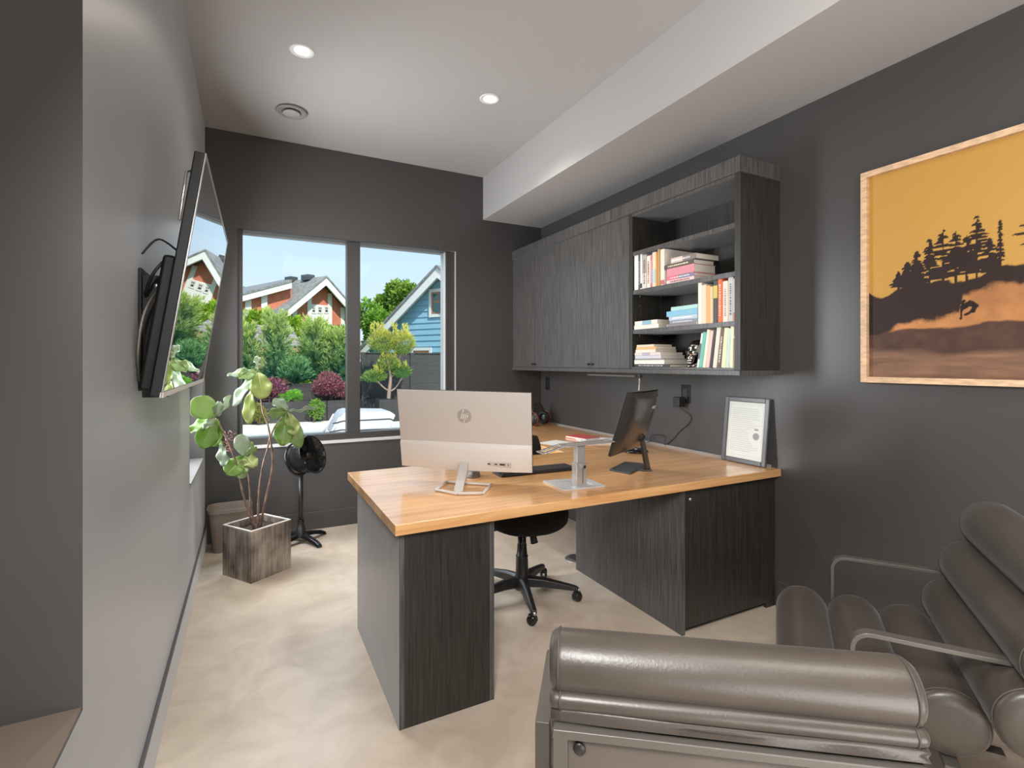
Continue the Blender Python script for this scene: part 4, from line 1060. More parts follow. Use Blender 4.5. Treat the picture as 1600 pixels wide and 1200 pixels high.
        for i in range(N1 + 1):
            s2 = i / N1
            w_ = 1.15 * wd * math.sin(PI * min(1, s2 ** 1.3 * .93 + .025)) ** .72
            if i == N1: w_ = wd * .25
            for j in range(N2 + 1):
                q = -1 + 2 * j / N2
                wave_ = .012 * math.sin(ph + s2 * 13) * abs(q) ** 1.5
                vs.append(A + ax * (L * s2) + sd_ * (w_ * q) + nn * (curl * L * math.sin(PI * s2) * .35 + .14 * w_ * abs(q) ** 1.3 + wave_))
        o_ = MB().add(vs, [(i*(N2+1)+j, (i+1)*(N2+1)+j, (i+1)*(N2+1)+j+1, i*(N2+1)+j+1) for i in range(N1) for j in range(N2)], True).build('leaf', LM[m_], t, merge=False)
        sol = o_.modifiers.new('thick', 'SOLIDIFY'); sol.thickness = .0015
        rib = [A + ax * (L * k / 8) + nn * (curl * L * math.sin(PI * k / 8) * .35 + .0012) for k in range(9)]
        MB().tube(rib, [.0022 - .0018 * k / 8 for k in range(9)], 5).build('midrib', veinm, o_)
    for q in ((336, 652, 300, 624, .062, 'l', -.10, -.16, .2), (332, 652, 298, 676, .036, 'g', -.10, -.14, .7), (334, 653, 320, 670, .020, 's', -.12, -.16, .3),
              (336, 655, 314, 700, .055, 'g', -.10, -.16, -.2), (338, 655, 334, 698, .040, 'g', -.10, -.10, .3), (337, 650, 343, 628, .026, 's', -.10, -.12, .4), (340, 650, 359, 617, .020, 's', -.10, -.06, .6),
              (343, 658, 345, 700, .022, 'l', -.10, -.08, .9), (345, 694, 352, 728, .030, 's', -.10, -.12, .5),
              (400, 578, 355, 588, .022, 's', -.02, -.10, .8), (400, 578, 373, 592, .040, 'l', -.02, -.12, .5), (397, 585, 365, 635, .030, 's', -.02, -.12, .6),
              (404, 582, 411, 623, .056, 'y', -.04, -.12, .0), (402, 584, 397, 610, .036, 'g', -.02, -.03, -.3), (392, 610, 389, 662, .034, 'y', -.02, -.08, .3), (402, 578, 411, 562, .020, 'l', -.02, .04, .4), (402, 576, 402, 556, .020, 's', -.02, .02, .4),
              (450, 642, 427, 624, .034, 's', -.05, -.02, .5), (450, 643, 420, 645, .038, 'l', -.05, -.08, -.6), (453, 642, 498, 634, .018, 's', -.05, -.05, .9),
              (447, 647, 441, 697, .050, 'g', -.06, -.12, -.1), (451, 646, 463, 680, .038, 'y', -.06, -.12, .2), (455, 648, 468, 700, .040, 'l', -.04, -.06, .1), (448, 645, 455, 668, .030, 'l', -.02, .0, .8),
              (383, 712, 374, 679, .040, 's', .0, -.04, .0), (384, 712, 401, 698, .018, 'l', .0, -.02, .3), (383, 713, 399, 729, .038, 'y', .0, -.08, -.3), (382, 714, 354, 742, .052, 'g', .0, -.10, .1), (382, 715, 377, 748, .034, 'l', -.02, -.08, .2), (384, 712, 392, 690, .028, 'l', .01, .03, .3)):
        leaf(*q)
fig()

# ================================================================== WASTE BIN
t = empty('waste_bin', (-.125, 4.165, 0), 0, 'grey-brown rectangular waste bin in the corner behind the planter', 'waste bin')
b = MB(); vs = []; prof = [(.105, .085, .001), (.112, .092, .05), (.134, .112, .275), (.142, .120, .280), (.142, .120, .305), (.134, .112, .305), (.130, .108, .28), (.102, .082, .012)]
for hx_, hy_, z_ in prof:
    for k in range(24):
        cx_, sy_ = superell(2 * PI * (k + .5) / 24, .45); vs.append((hx_ * cx_, hy_ * sy_, z_))
fs = [(i*24+k, i*24+(k+1) % 24, (i+1)*24+(k+1) % 24, (i+1)*24+k) for i in range(len(prof)-1) for k in range(24)] + [tuple(range(24))[::-1], tuple(7*24 + k for k in range(24))]
b.add(vs, fs, True); o_ = b.build('bin_shell', M['bin'], t); md = o_.modifiers.new('e', 'EDGE_SPLIT'); md.split_angle = math.radians(35)

# ================================================================== PEDESTAL FAN
t = empty('pedestal_fan', (.335, 4.06, 0), 0, 'small black pedestal fan with a deep round head between the planter and desk', 'fan')
MB().lathe([(.0, .045), (.045, .045), (.050, .06), (.032, .085), (.030, .115), (.024, .12), (.024, .16)], n=24).build('base_hub', M['black'], t)
for k in range(4):
    a = math.radians(-25 - 33 + 90 * k); d = Vector((math.cos(a), math.sin(a), 0))
    b = MB(); s2_ = Vector((-d.y, d.x, 0)); vs = []
    pts = ((.02, .062, .028, .016), (.10, .050, .024, .016), (.185, .028, .021, .016), (.215, .014, .020, .012))
    for r_, z_, hw_, hh_ in pts:
        p = d * r_ + Vector((0, 0, z_)); vs += [p + s2_*hw_ - Vector((0,0,hh_)), p + s2_*hw_*.7 + Vector((0,0,hh_*.7)), p - s2_*hw_*.7 + Vector((0,0,hh_*.7)), p - s2_*hw_ - Vector((0,0,hh_))]
    vs[-1].z = vs[-4].z = .001
    fs = [(i*4+j, i*4+(j+1) % 4, (i+1)*4+(j+1) % 4, (i+1)*4+j) for i in range(3) for j in range(4)] + [(0,1,2,3), (15,14,13,12)]
    b.add(vs, fs); b.build('base_leg', M['blackgloss'], t, bevel=.004)
MB().cyl((0, 0, .12), (0, 0, .50), .0165, n=20).build('pole', M['black'], t)
MB().lathe([(.021, .12), (.021, .165), (.018, .17)], n=20).build('pole_collar', M['blackgloss'], t)
hd = Vector((.70, -.64, .31)).normalized(); hc = Vector((.015, -.045, .635))
MB().tube(smooth_path([(0, 0, .49), (0, 0, .53), hc - hd * .03 + Vector((0, 0, -.10))], 4), .020, 12).build('neck', M['black'], t)
MB().lathe([(0, -.105), (.05, -.100), (.085, -.075), (.105, -.035), (.122, .02), (.134, .075), (.140, .080), (.143, .086), (.137, .090), (.129, .082), (.108, .03), (.09, -.01), (.06, -.05), (0, -.06)], hc, hd, 44).build('fan_housing', M['blackgloss'], t)
b = MB()
for k in range(26):
    a = 2 * PI * k / 26; u_ = hd.orthogonal().normalized(); v_ = hd.cross(u_)
    def gp(r_, z_, tw=0): return hc + hd * z_ + (u_ * math.cos(a + tw) + v_ * math.sin(a + tw)) * r_
    b.tube([gp(.020, .045), gp(.055, .058, .15), gp(.095, .070, .30), gp(.134, .086, .42)], .0009, 4)
b.build('front_grille', M['black'], t, kind='stuff')
MB().lathe([(0, .058), (.018, .056), (.026, .048), (.026, .040), (0, .038)], hc, hd, 24).build('hub_cap', M['black'], t)
b = MB()
for k in range(3):
    a0 = 2 * PI * k / 3; vs = []
    for i in range(5):
        r_ = .02 + .02 * i
        for j in range(5):
            tw = a0 + j * .28; vs.append(hc + hd * (.0 + .028 * j / 4) + (u_ * math.cos(tw) + v_ * math.sin(tw)) * r_)
    MB().add(vs, [(i*5+j, (i+1)*5+j, (i+1)*5+j+1, i*5+j+1) for i in range(4) for j in range(4)], True).build('blade', M['black'], t)
b = MB()                                                     # rear handle/stand ring
ring_ = [hc - hd * .055 + (u_ * math.cos(q) + v_ * math.sin(q)) * .118 for q in [2 * PI * k / 32 for k in range(33)]]
MB().tube(ring_, .009, 8).build('rear_ring', M['blackgloss'], t)

# ================================================================== LOUNGE CHAIRS
def roll(c0, c1, r, parent, name='cushion_roll', sq=1.0, up=Vector((0, 0, 1)), mat_=None):
    """upholstered bolster from c0 to c1 with slightly domed ends and a piping seam"""
    ax = (c1 - c0).normalized(); L = (c1 - c0).length; a = ax.cross(up).normalized(); b_ = a.cross(ax).normalized()
    n_ = 40; prof = [(0, 0), (.55, 0), (.86, .004), (.965, .012), (1.0, .028), (1.0, L/2)]; st = []
    for rr, z_ in prof[:-1]: st.append((rr, z_))
    for k in range(1, 8): st.append((1.0, .028 + (L - .056) * k / 8))
    for rr, z_ in reversed(prof[:-1]): st.append((rr, L - z_))
    vs = []
    for rr, z_ in st:
        for k in range(n_):
            q = 2 * PI * k / n_; w_ = 1 + .012 * math.sin(3 * q + z_ * 9) * math.sin(z_ * 7)
            vs.append(c0 + ax * z_ + a * (r * rr * w_ * math.cos(q) * sq) + b_ * (r * rr * w_ * math.sin(q)))
    fs = [(i*n_+k, i*n_+(k+1) % n_, (i+1)*n_+(k+1) % n_, (i+1)*n_+k) for i in range(len(st)-1) for k in range(n_)]
    o = MB().add(vs, fs, True).build(name, mat_ or M['leather'], parent)
    for zc in (.020, L - .020):
        MB().tube([c0 + ax * zc + a * (r * 1.0 * math.cos(2*PI*k/36) * sq) + b_ * (r * 1.0 * math.sin(2*PI*k/36)) for k in range(37)], .0022, 5, caps=False).build('piping', M['stitch'], o)
    return o
def lounge(org, Wd, Dd, label, half, seat_ts, backs, arm_z, arm_t, rr, rb, far_arm=True, bx=0):
    """org = point on the floor under the arm fronts' middle; Wd, Dd unit vectors (width to the chair's far side, depth to its back)"""
    t = empty('lounge_chair', (org[0], org[1], 0), 0, label, 'lounge chair', 'channel-tufted leather lounge chairs')
    Wd, Dd = Vector((*Wd, 0)).normalized(), Vector((*Dd, 0)).normalized()
    def P(w_, d, z_): return Wd * w_ + Dd * d + Vector((0, 0, z_))
    for d, z_ in seat_ts: roll(P(half, d, z_), P(-half, d, z_), rr, t, 'seat_roll')
    for d, z_ in backs: roll(P(half, d, z_), P(-half - bx, d, z_), rb, t, 'back_roll')
    for s_ in ((1, -1) if far_arm else (-1,)):
        w_ = s_ * (half + .022)
        pts = [P(w_, .02, .012), P(w_, .02, arm_z - .05)] + [P(w_, .02 + .045 - .045 * math.cos(q), arm_z - .045 + .045 * math.sin(q)) for q in [PI/2 * k / 6 for k in range(7)]] + [P(w_, arm_t, arm_z), P(w_, arm_t, .012), P(w_, .02, .012)]
        b = MB()
        vs = []; n_ = len(pts) - 1
        for i in range(n_):
            p = pts[i]; a1 = (pts[i] - pts[i-1 if i else n_-1]).normalized(); a2 = (pts[(i+1)] - pts[i]).normalized(); tt = (a1 + a2).normalized(); nn = Wd.cross(tt).normalized()
            k_ = 1 / max(.5, nn.dot(Wd.cross(a2).normalized()))
            for cw, cn in ((.016, .006), (-.016, .006), (-.016, -.006), (.016, -.006)): vs.append(p + Wd * cw + nn * cn * k_)
        fs = [(i*4+j, i*4+(j+1) % 4, ((i+1) % n_)*4+(j+1) % 4, ((i+1) % n_)*4+j) for i in range(n_) for j in range(4)]
        b.add(vs, fs); b.build('arm_frame', M['armsteel'], t, bevel=.0015)
    # undercarriage rails
    zr = min(z_ for _, z_ in seat_ts) - rr - .012
    b = MB()
    for d in (seat_ts[0][0] + .03, seat_ts[-1][0]): b.tube([P(half + .02, d, zr), P(-half - .02, d, zr)], 0, flat=(.018, .006))
    for w_ in (half * .7, -half * .7): b.tube([P(w_, seat_ts[0][0] - .02, zr + .014), P(w_, backs[0][0], zr + .014)], 0, flat=(.018, .006))
    b.build('under_frame', M['armsteel'], t)
    return t, P
lounge((1.766, 1.043), (.819, .574), (.574, -.819), 'dark leather lounge chair at the right, facing the window, below the surf picture', .292,
       [(-.085, .350), (.085, .350), (.245, .350)], [(.375, .475), (.425, .615), (.482, .760)], .565, .42, .089, .085, bx=.15)
# second chair, seen from behind
A0 = Vector((.536, .905)); A1 = Vector((1.100, .489)); wv = (A0 - A1).normalized(); dv = Vector((-wv.y, wv.x))
if dv.dot(Vector((0, -1))) < 0: dv = -dv
mid_ = (A0 + A1) / 2; og = mid_ - dv * .40
t, P = lounge((og.x, og.y), (wv.x, wv.y), (dv.x, dv.y), 'dark leather lounge chair in the foreground, seen from behind, thick roll along its top', .335,
              [(.06, .335), (.225, .335)], [(.320, .475), (.360, .595), (.40, .715)], .53, .33, .075, .059)
hw_ = .335
roll(P(hw_ - .004, .447, .664), P(-hw_ + .004, .447, .664), .017, t, 'back_fold', mat_=M['leather'])
b = MB(); vs = []; N_ = 30                                     # slack folded leather below the roll
for i in range(N_ + 1):
    s2 = i / N_; wx_ = hw_ - .006 - 2 * (hw_ - .006) * s2; k = math.exp(-s2 * 7)
    for (d, z_) in ((.448, .652), (.463 - .008 * k, .645 + .004 * math.sin(s2 * 9)), (.455, .637 + .003 * math.sin(s2 * 17)), (.464 - .008 * k, .630), (.452, .622)): vs.append(P(wx_, d, z_))
b.add(vs, [(i*5+j, i*5+j+1, (i+1)*5+j+1, (i+1)*5+j) for i in range(N_) for j in range(4)], True); o_ = b.build('folded_leather', M['leather'], t); o_.modifiers.new('s', 'SOLIDIFY').thickness = .004
b = MB()                                                       # frame plate with recessed leather panel
def pb(w0, w1, d0, d1, z0, z1): 
    vs = [P(w_, d, z_) for w_, d, z_ in ((w0,d0,z0),(w1,d0,z0),(w1,d1,z0),(w0,d1,z0),(w0,d0,z1),(w1,d0,z1),(w1,d1,z1),(w0,d1,z1))]
    return vs, [(0,3,2,1),(4,5,6,7),(0,1,5,4),(1,2,6,5),(2,3,7,6),(3,0,4,7)]
b.add(*pb(hw_ - .012, -hw_ + .012, .448, .474, .608, .622)); b.add(*pb(hw_ - .012, hw_ - .040, .448, .474, .10, .608)); b.add(*pb(-hw_ + .040, -hw_ + .012, .448, .474, .10, .608)); b.add(*pb(hw_ - .012, -hw_ + .012, .448, .474, .085, .10))
b.build('back_frame', M['armsteel'], t, bevel=.002)
MB().add(*pb(hw_ - .040, -hw_ + .040, .452, .462, .10, .608)).build('back_panel', M['leatherlt'], t)
pbo = P(hw_ - .062, .463, .585)
MB().lathe([(0, .006), (.009, .006), (.012, .003), (.012, 0)], pbo, dv.to_3d(), 20).build('frame_bolt', M['black'], t)
# ================================================================== THE GARDEN
def add_attr_mat(name, rough=.6, transl=.3):
    m = mat(name, (1, 1, 1), rough, .3); nt = m.node_tree; b = nt.nodes['Principled BSDF']
    vc = nt.nodes.new('ShaderNodeVertexColor'); vc.layer_name = 'tint'
    nt.links.new(vc.outputs[0], b.inputs['Base Color'])
    tr = nt.nodes.new('ShaderNodeBsdfTranslucent'); mx = nt.nodes.new('ShaderNodeMixShader'); mx.inputs[0].default_value = transl
    nt.links.new(vc.outputs[0], tr.inputs[0]); o_ = nt.nodes['Material Output']
    nt.links.new(b.outputs[0], mx.inputs[1]); nt.links.new(tr.outputs[0], mx.inputs[2]); nt.links.new(mx.outputs[0], o_.inputs[0])
    return m
M['leafcol'] = add_attr_mat('garden_leaves')
def leaf_cloud(name, parent, pos, dirs, ln, wd, cols, seed=0, curve=0, **tg):
    """one small pointed leaf (two triangles) per position"""
    rs = np.random.RandomState(seed); n = len(pos)
    dirs = dirs / np.linalg.norm(dirs, axis=1)[:, None]
    r_ = rs.normal(size=(n, 3)); sd = np.cross(dirs, r_); sd /= np.linalg.norm(sd, axis=1)[:, None]
    ln = np.broadcast_to(ln, (n,))[:, None] * rs.uniform(.6, 1.3, (n, 1)); wd = np.broadcast_to(wd, (n,))[:, None] * rs.uniform(.7, 1.2, (n, 1))
    v = np.stack([pos, pos + dirs*ln*.45 + sd*wd, pos + dirs*ln, pos + dirs*ln*.45 - sd*wd], 1).reshape(-1, 3)
    me = bpy.data.meshes.new(name)
    me.vertices.add(4*n); me.vertices.foreach_set('co', v.ravel())
    me.loops.add(4*n); me.loops.foreach_set('vertex_index', np.arange(4*n)); me.polygons.add(n)
    me.polygons.foreach_set('loop_start', np.arange(n)*4); me.polygons.foreach_set('loop_total', np.full(n, 4)); me.update(calc_edges=True)
    ca = me.color_attributes.new('tint', 'FLOAT_COLOR', 'POINT'); c = np.ones((n, 4, 4)); c[:, :, :3] = cols[:, None, :]
    ca.data.foreach_set('color', c.ravel()); me.materials.append(M['leafcol'])
    return tag(link_mesh(name, me, parent), kind='stuff', **tg)
def mixcol(a, b, t): a, b = np.array(a), np.array(b); return a[None] * (1 - t[:, None]) + b[None] * t[:, None]
def blob(rs, n, r, shell=.55):
    d = rs.normal(size=(n, 3)); d /= np.linalg.norm(d, axis=1)[:, None]; k = (shell + (1 - shell) * rs.rand(n)) ** .6
    return d * k[:, None] * np.array(r)[None], d
def bush(name, loc, r, n, ln, wd, c0, c1, label, cat, group=None, seed=1, up=.4, zc=None, stem=None, lobes=7):
    t = empty(name, loc, 0, label, cat, group); rs = np.random.RandomState(seed); P_, D_ = [], []
    zc = r[2] if zc is None else zc
    for k in range(lobes):
        o = rs.uniform(-.55, .55, 3) * np.array(r); p, d = blob(rs, n // lobes, np.array(r) * rs.uniform(.38, .62), .4)
        P_.append(p + o[None]); D_.append(d)
    p = np.concatenate(P_); d = np.concatenate(D_); p[:, 2] += zc; keep = p[:, 2] > .01; p, d = p[keep], d[keep]
    d = d + rs.normal(size=d.shape) * .5; d[:, 2] += up
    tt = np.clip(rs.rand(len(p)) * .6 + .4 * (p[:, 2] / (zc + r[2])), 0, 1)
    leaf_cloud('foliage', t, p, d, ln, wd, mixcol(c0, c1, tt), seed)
    b = MB(); rnd = random.Random(seed); top = zc
    for k in range(stem or 4): b.tube([(rnd.uniform(-.05, .05), rnd.uniform(-.05, .05), 0), (rnd.uniform(-.4, .4) * r[0], rnd.uniform(-.4, .4) * r[1], top * 1.0)], [.014, .006], 6)
    b.build('branches', M['bark'], t, kind='stuff'); return t
M['bark'] = mat('garden_bark', (.22, .15, .11), .85, bump=.5, bscale=30)
M['patio'] = mat('pale_patio_paving', (.74, .70, .62), .7, var=.05, vscale=2)
M['lawn'] = mat('lawn_green', (.10, .20, .04), .9, var=.3, vscale=3)
M['planter'] = mat('black_planter_cladding', (.045, .042, .042), .5, var=.15, vscale=5)
MB().box(-14, 14, YB + OW + .001, 14.5, -.30, -.02).build('patio', M['patio'], **S)
MB().box(-40, 60, 14.5, 80, -.30, -.03).build('lawn_ground', M['lawn'], **S)
MB().box(-6, 9, 9.15, 9.62, -.02, .03).build('pool_coping', mat('white_pool_coping', (.72, .70, .66), .5), **S)
MB().box(-6, 9, 9.62, 10.55, -.02, -.005).build('pool_water', mat('pool_water_surface', (.10, .17, .20), .05, .6), **S)
MB().box(-6, 9, 10.55, 10.75, -.02, .02).build('pool_coping', bpy.data.materials['white_pool_coping'], **S)

# planters
t = empty('planter_box', (1.0, 12.6, -.02), 0, 'long low black planter box at the edge of the patio', 'planter')
for x0, x1 in ((-5, -.12), (-.10, 1.6), (1.62, 3.3)): MB().box(x0 - 1, x1 - 1, 0, .02, 0, .47).build('panel', M['planter'], t, bevel=.004)
MB().box(-6, 1.28, .02, .75, 0, .43).build('soil_bed', M['soil'], t)
t = empty('planter_box', (1.0, 13.4, -.02), 0, 'taller black planter box behind the low one, holding the conifers', 'planter')
for x0, x1 in ((-5, -.4), (-.38, 2.0), (2.02, 3.0)): MB().box(x0 - 1, x1 - 1, 0, .02, 0, .86).build('panel', M['planter'], t, bevel=.004)
MB().box(-6, 2.0, .02, 1.1, 0, .82).build('soil_bed', M['soil'], t)

# conifers: feathery upright sprays, yellow-green tips over blue-green skirts
def conifer(u, vt, wpx, Y, seed, label, tipc=(.66, .76, .20), basec=(.07, .27, .16)):
    top = at(u, vt, Y); z0 = .84; x = top.x; H = top.z - z0; Wd_ = wpx * Y / 797 * .5
    t = empty('conifer_shrub', (x, Y, z0), 0, label, 'shrub', 'feathery conifers in the rear planter'); rs = np.random.RandomState(seed)
    P_, D_, T_ = [], [], []
    nb = 130
    for k in range(nb):
        zb = H * (k / nb) ** .9 * .80; az = rs.rand() * 2 * PI; el = .55 + .75 * (zb / H); reach = Wd_ * (1 - (zb / H)) ** .6 * rs.uniform(.7, 1.15) + .08
        dr = np.array([math.cos(az), math.sin(az), math.tan(min(1.35, el)) * .6]); dr /= np.linalg.norm(dr)
        L = reach / max(.25, math.hypot(dr[0], dr[1])); L = min(L, (H - zb) * 1.0 + .12)
        m_ = 46; s_ = rs.rand(m_) ** .8; p = np.array([0, 0, zb])[None] + dr[None] * (s_ * L)[:, None]; p[:, 2] += .10 * L * s_ ** 2
        p += rs.normal(size=p.shape) * .035 * (1.1 - s_[:, None] * .7)
        d = dr[None] + rs.normal(size=p.shape) * .45; d[:, 2] += .5
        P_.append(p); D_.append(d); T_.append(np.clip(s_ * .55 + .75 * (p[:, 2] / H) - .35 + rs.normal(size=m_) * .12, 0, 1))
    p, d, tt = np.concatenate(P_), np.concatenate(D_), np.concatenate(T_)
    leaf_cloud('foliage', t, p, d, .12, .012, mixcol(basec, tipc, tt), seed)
    MB().tube([(0, 0, 0), (.01, 0, H * .5), (0, 0, H * .95)], [.028, .018, .004], 8).build('trunk', M['bark'], t)
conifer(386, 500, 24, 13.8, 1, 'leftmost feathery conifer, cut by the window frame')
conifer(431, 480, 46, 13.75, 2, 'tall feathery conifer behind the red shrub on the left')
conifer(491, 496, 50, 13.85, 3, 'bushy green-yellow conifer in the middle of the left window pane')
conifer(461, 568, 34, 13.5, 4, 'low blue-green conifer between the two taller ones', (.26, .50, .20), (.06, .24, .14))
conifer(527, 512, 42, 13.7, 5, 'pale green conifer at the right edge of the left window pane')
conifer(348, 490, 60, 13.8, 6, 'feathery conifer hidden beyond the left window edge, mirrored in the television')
# red maples and small plants
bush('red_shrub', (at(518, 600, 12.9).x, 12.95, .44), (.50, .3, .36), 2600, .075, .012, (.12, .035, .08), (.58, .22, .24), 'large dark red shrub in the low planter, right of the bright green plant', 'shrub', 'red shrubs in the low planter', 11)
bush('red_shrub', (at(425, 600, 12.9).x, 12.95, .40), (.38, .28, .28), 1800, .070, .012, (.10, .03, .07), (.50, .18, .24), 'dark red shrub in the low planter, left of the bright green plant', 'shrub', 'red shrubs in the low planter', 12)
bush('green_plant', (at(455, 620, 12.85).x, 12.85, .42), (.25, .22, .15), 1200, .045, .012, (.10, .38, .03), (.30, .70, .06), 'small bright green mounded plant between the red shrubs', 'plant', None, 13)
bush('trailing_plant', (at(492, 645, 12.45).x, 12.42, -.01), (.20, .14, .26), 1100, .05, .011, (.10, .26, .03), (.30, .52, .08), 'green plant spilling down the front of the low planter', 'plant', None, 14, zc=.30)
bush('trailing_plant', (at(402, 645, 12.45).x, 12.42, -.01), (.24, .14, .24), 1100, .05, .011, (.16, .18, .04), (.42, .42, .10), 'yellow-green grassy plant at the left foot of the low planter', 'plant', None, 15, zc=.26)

# garden hut with a shake roof
t = empty('garden_hut', (.8, 15.2, 0), 0, 'small garden hut with a grey shake roof behind the conifers', 'hut'); T0 = Vector((.8, 15.2, 0))
shake = mat('grey_cedar_shakes', (.20, .18, .17), .9, vcol=(.42, .39, .38), vscale=6, vstretch=(1, 1, 4), bump=1, bscale=14, bstretch=(3, 1, 3))
e0, e1 = at(345, 541, 15.0) - T0, at(474, 541, 15.0) - T0; r0, r1 = at(340, 506, 16.4) - T0, at(453, 509, 16.4) - T0; bk0, bk1 = Vector((e0.x, 1.95, e0.z)), Vector((e1.x, 1.95, e0.z))
b = MB(); rows = 9
def quad_rows(b, a0, a1, c0, c1, n_):
    for k in range(n_):
        s0, s1 = k / n_, (k + 1) / n_; p0, p1, p2, p3 = a0.lerp(c0, s0), a1.lerp(c1, s0), a1.lerp(c1, s1), a0.lerp(c0, s1); h = Vector((0, 0, .035))
        b.add([p0 + h, p1 + h, p2, p3, p0, p1], [(0, 1, 2, 3), (4, 5, 1, 0)])
quad_rows(b, e0, e1, r0, r1, rows); quad_rows(b, e1, bk1, r1, r1 + Vector((0, .01, 0)), rows); b.add([bk0, bk1, r1, r0, e0, e1], [(0, 3, 2, 1), (0, 1, 5, 4)])
b.build('roof', shake, t, merge=False)
hw2 = mat('hut_cedar_wood', (.40, .28, .16), .7)
MB().box(e0.x, e1.x - .04, e0.y + .04, e0.y + .10, e0.z - .12, e0.z - .005).build('fascia', hw2, t)
MB().box(e0.x + .1, e1.x - .12, .12, 1.7, 0, e0.z - .28).build('wall', mat('dark_hut_wall', (.10, .06, .04), .8), t)
for x in (e1.x - .2, e1.x - 1.7): MB().box(x, x + .1, .0, .1, 0, e0.z - .13).build('post', hw2, t)
MB().box(e0.x, e1.x - .06, -.03, .11, e0.z - .34, e0.z - .26).build('beam', hw2, t)

# clipped hedge
def hedge(x, y, h, seed, label, dark=0):
    t = empty('hedge_shrub', (x, y, 0), 0, label, 'hedge shrub', 'arborvitae hedge behind the hut'); rs = np.random.RandomState(seed); n = 5200
    z = rs.rand(n) ** .8 * h; az = rs.rand(n) * 2 * PI; rr = .62 * (1 - .45 * np.clip((z / h - .55) / .45, 0, 1) ** 2.2) * (.70 + .30 * rs.rand(n)) * (1 + .15 * np.sin(az * 3 + z * 4))
    p = np.stack([rr * np.cos(az) * 1.05, rr * np.sin(az) * .8, z], 1); d = np.stack([np.cos(az), np.sin(az), np.ones(n) * 1.1], 1) + rs.normal(size=(n, 3)) * .4
    g1 = (.05, .22, .02) if dark else (.10, .28, .02); g2 = (.16, .46, .06) if dark else (.50, .70, .06)
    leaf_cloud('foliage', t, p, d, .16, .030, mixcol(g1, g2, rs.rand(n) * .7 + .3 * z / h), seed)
    MB().tube([(0, 0, 0), (0, 0, h * .7)], [.06, .02], 8).build('trunk', M['bark'], t)
hx = [-2.6, -1.6, -.65, .25, 1.1, 1.9, 2.65]
names = ['first', 'second', 'third', 'fourth', 'fifth', 'sixth', 'seventh', 'eighth', 'ninth', 'tenth']
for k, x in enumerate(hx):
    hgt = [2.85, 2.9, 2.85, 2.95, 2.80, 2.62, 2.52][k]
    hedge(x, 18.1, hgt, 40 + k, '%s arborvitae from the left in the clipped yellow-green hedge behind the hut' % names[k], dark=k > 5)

# fence
t = empty('garden_fence', (2.50, 12.9, 0), 0, 'dark grey fence of horizontal boards beyond the pool', 'fence'); fx = (0, 1.23, 2.46, 3.69)
fmt = mat('dark_stained_fence', (.050, .052, .050), .8, var=.25, vscale=6, vstretch=(1, 1, 8), bump=.5, bscale=20, bstretch=(1, 1, 8))
for k in range(4):
    MB().box(fx[k] - .05, fx[k] + .05, -.03, .07, -.02, 1.60).build('post', fmt, t)
for k in range(3):
    for r_ in range(12):
        z0 = .04 + r_ * .128; MB().box(fx[k] + .051, fx[k+1] - .051, .0 + (r_ % 2) * .004, .022 + (r_ % 2) * .004, z0, z0 + .127).build('board', fmt, t)
    MB().box(fx[k] + .051, fx[k+1] - .051, -.02, .05, 1.575, 1.60).build('cap_rail', fmt, t)

# cloud-pruned pine in its box
px0 = at(607, 640, 12.0)
t = empty('planter_box', (px0.x + .25, 12.0, -.02), 0, 'black planter box holding the cloud-pruned pine in front of the fence', 'planter')
MB().box(-.52, .62, -.25, .25, 0, .50).build('box', M['planter'], t, bevel=.004)
MB().box(-.48, .58, -.21, .21, .50, .502).build('soil_bed', M['soil'], t)
t = empty('pine_tree', (px0.x, 12.0, .485), 0, 'cloud-pruned pine with yellow-green tufts in front of the dark fence', 'tree'); T0 = Vector((px0.x, 12.0, .485))
def pp_(u, v, d=0): return at(u, v, 12.0 + d) - T0
pk = mat('pine_bark_pale', (.34, .25, .20), .85, bump=.6, bscale=30)
MB().tube(smooth_path([Vector((0, 0, 0)), pp_(608, 611), pp_(610, 590), pp_(607, 570), pp_(600, 545)], 5), [.050 - .0016 * k for k in range(21)], 10).build('trunk', pk, t)
for pts in ([pp_(608, 611), pp_(600, 606, -.05), pp_(590, 596, -.1)], [pp_(608, 612), pp_(618, 606, .05), pp_(628, 590, .08)], [pp_(610, 590), pp_(620, 580, .0), pp_(624, 560, .05), pp_(630, 545, .05)]):
    MB().tube(smooth_path(pts, 5), .020, 8).build('branch', pk, t)
rs = np.random.RandomState(77); P_, D_, T_ = [], [], []
for (u, v, ru, rv, n, yl) in ((585, 590, 17, 9, 900, .25), (606, 568, 14, 13, 1000, .45), (627, 582, 14, 10, 900, .15), (597, 535, 20, 18, 2000, .7), (630, 538, 17, 18, 1700, .75)):
    c = np.array(pp_(u, v)); r_ = np.array([ru * 12.5 / 797, .28, rv * 12.5 / 797]); p, d = blob(rs, n, r_, .3); d[:, 2] = np.abs(d[:, 2]) + .5
    P_.append(p + c[None]); D_.append(d + rs.normal(size=d.shape) * .3); T_.append(np.clip(yl * .7 + .5 * p[:, 2] / r_[2] * yl + rs.normal(size=n) * .15, 0, 1))
    for k in range(7):                                           # candles
        q = c + np.array([rs.uniform(-.8, .8) * r_[0], rs.uniform(-.5, .5) * r_[1], r_[2] * .6]); m_ = 40; s_ = rs.rand(m_)
        P_.append(q[None] + np.stack([rs.normal(size=m_) * .012, rs.normal(size=m_) * .012, s_ * .22 * (0.5 + yl)], 1)); D_.append(rs.normal(size=(m_, 3)) * .4 + np.array([0, 0, 1])[None]); T_.append(np.full(m_, .6 + .4 * yl))
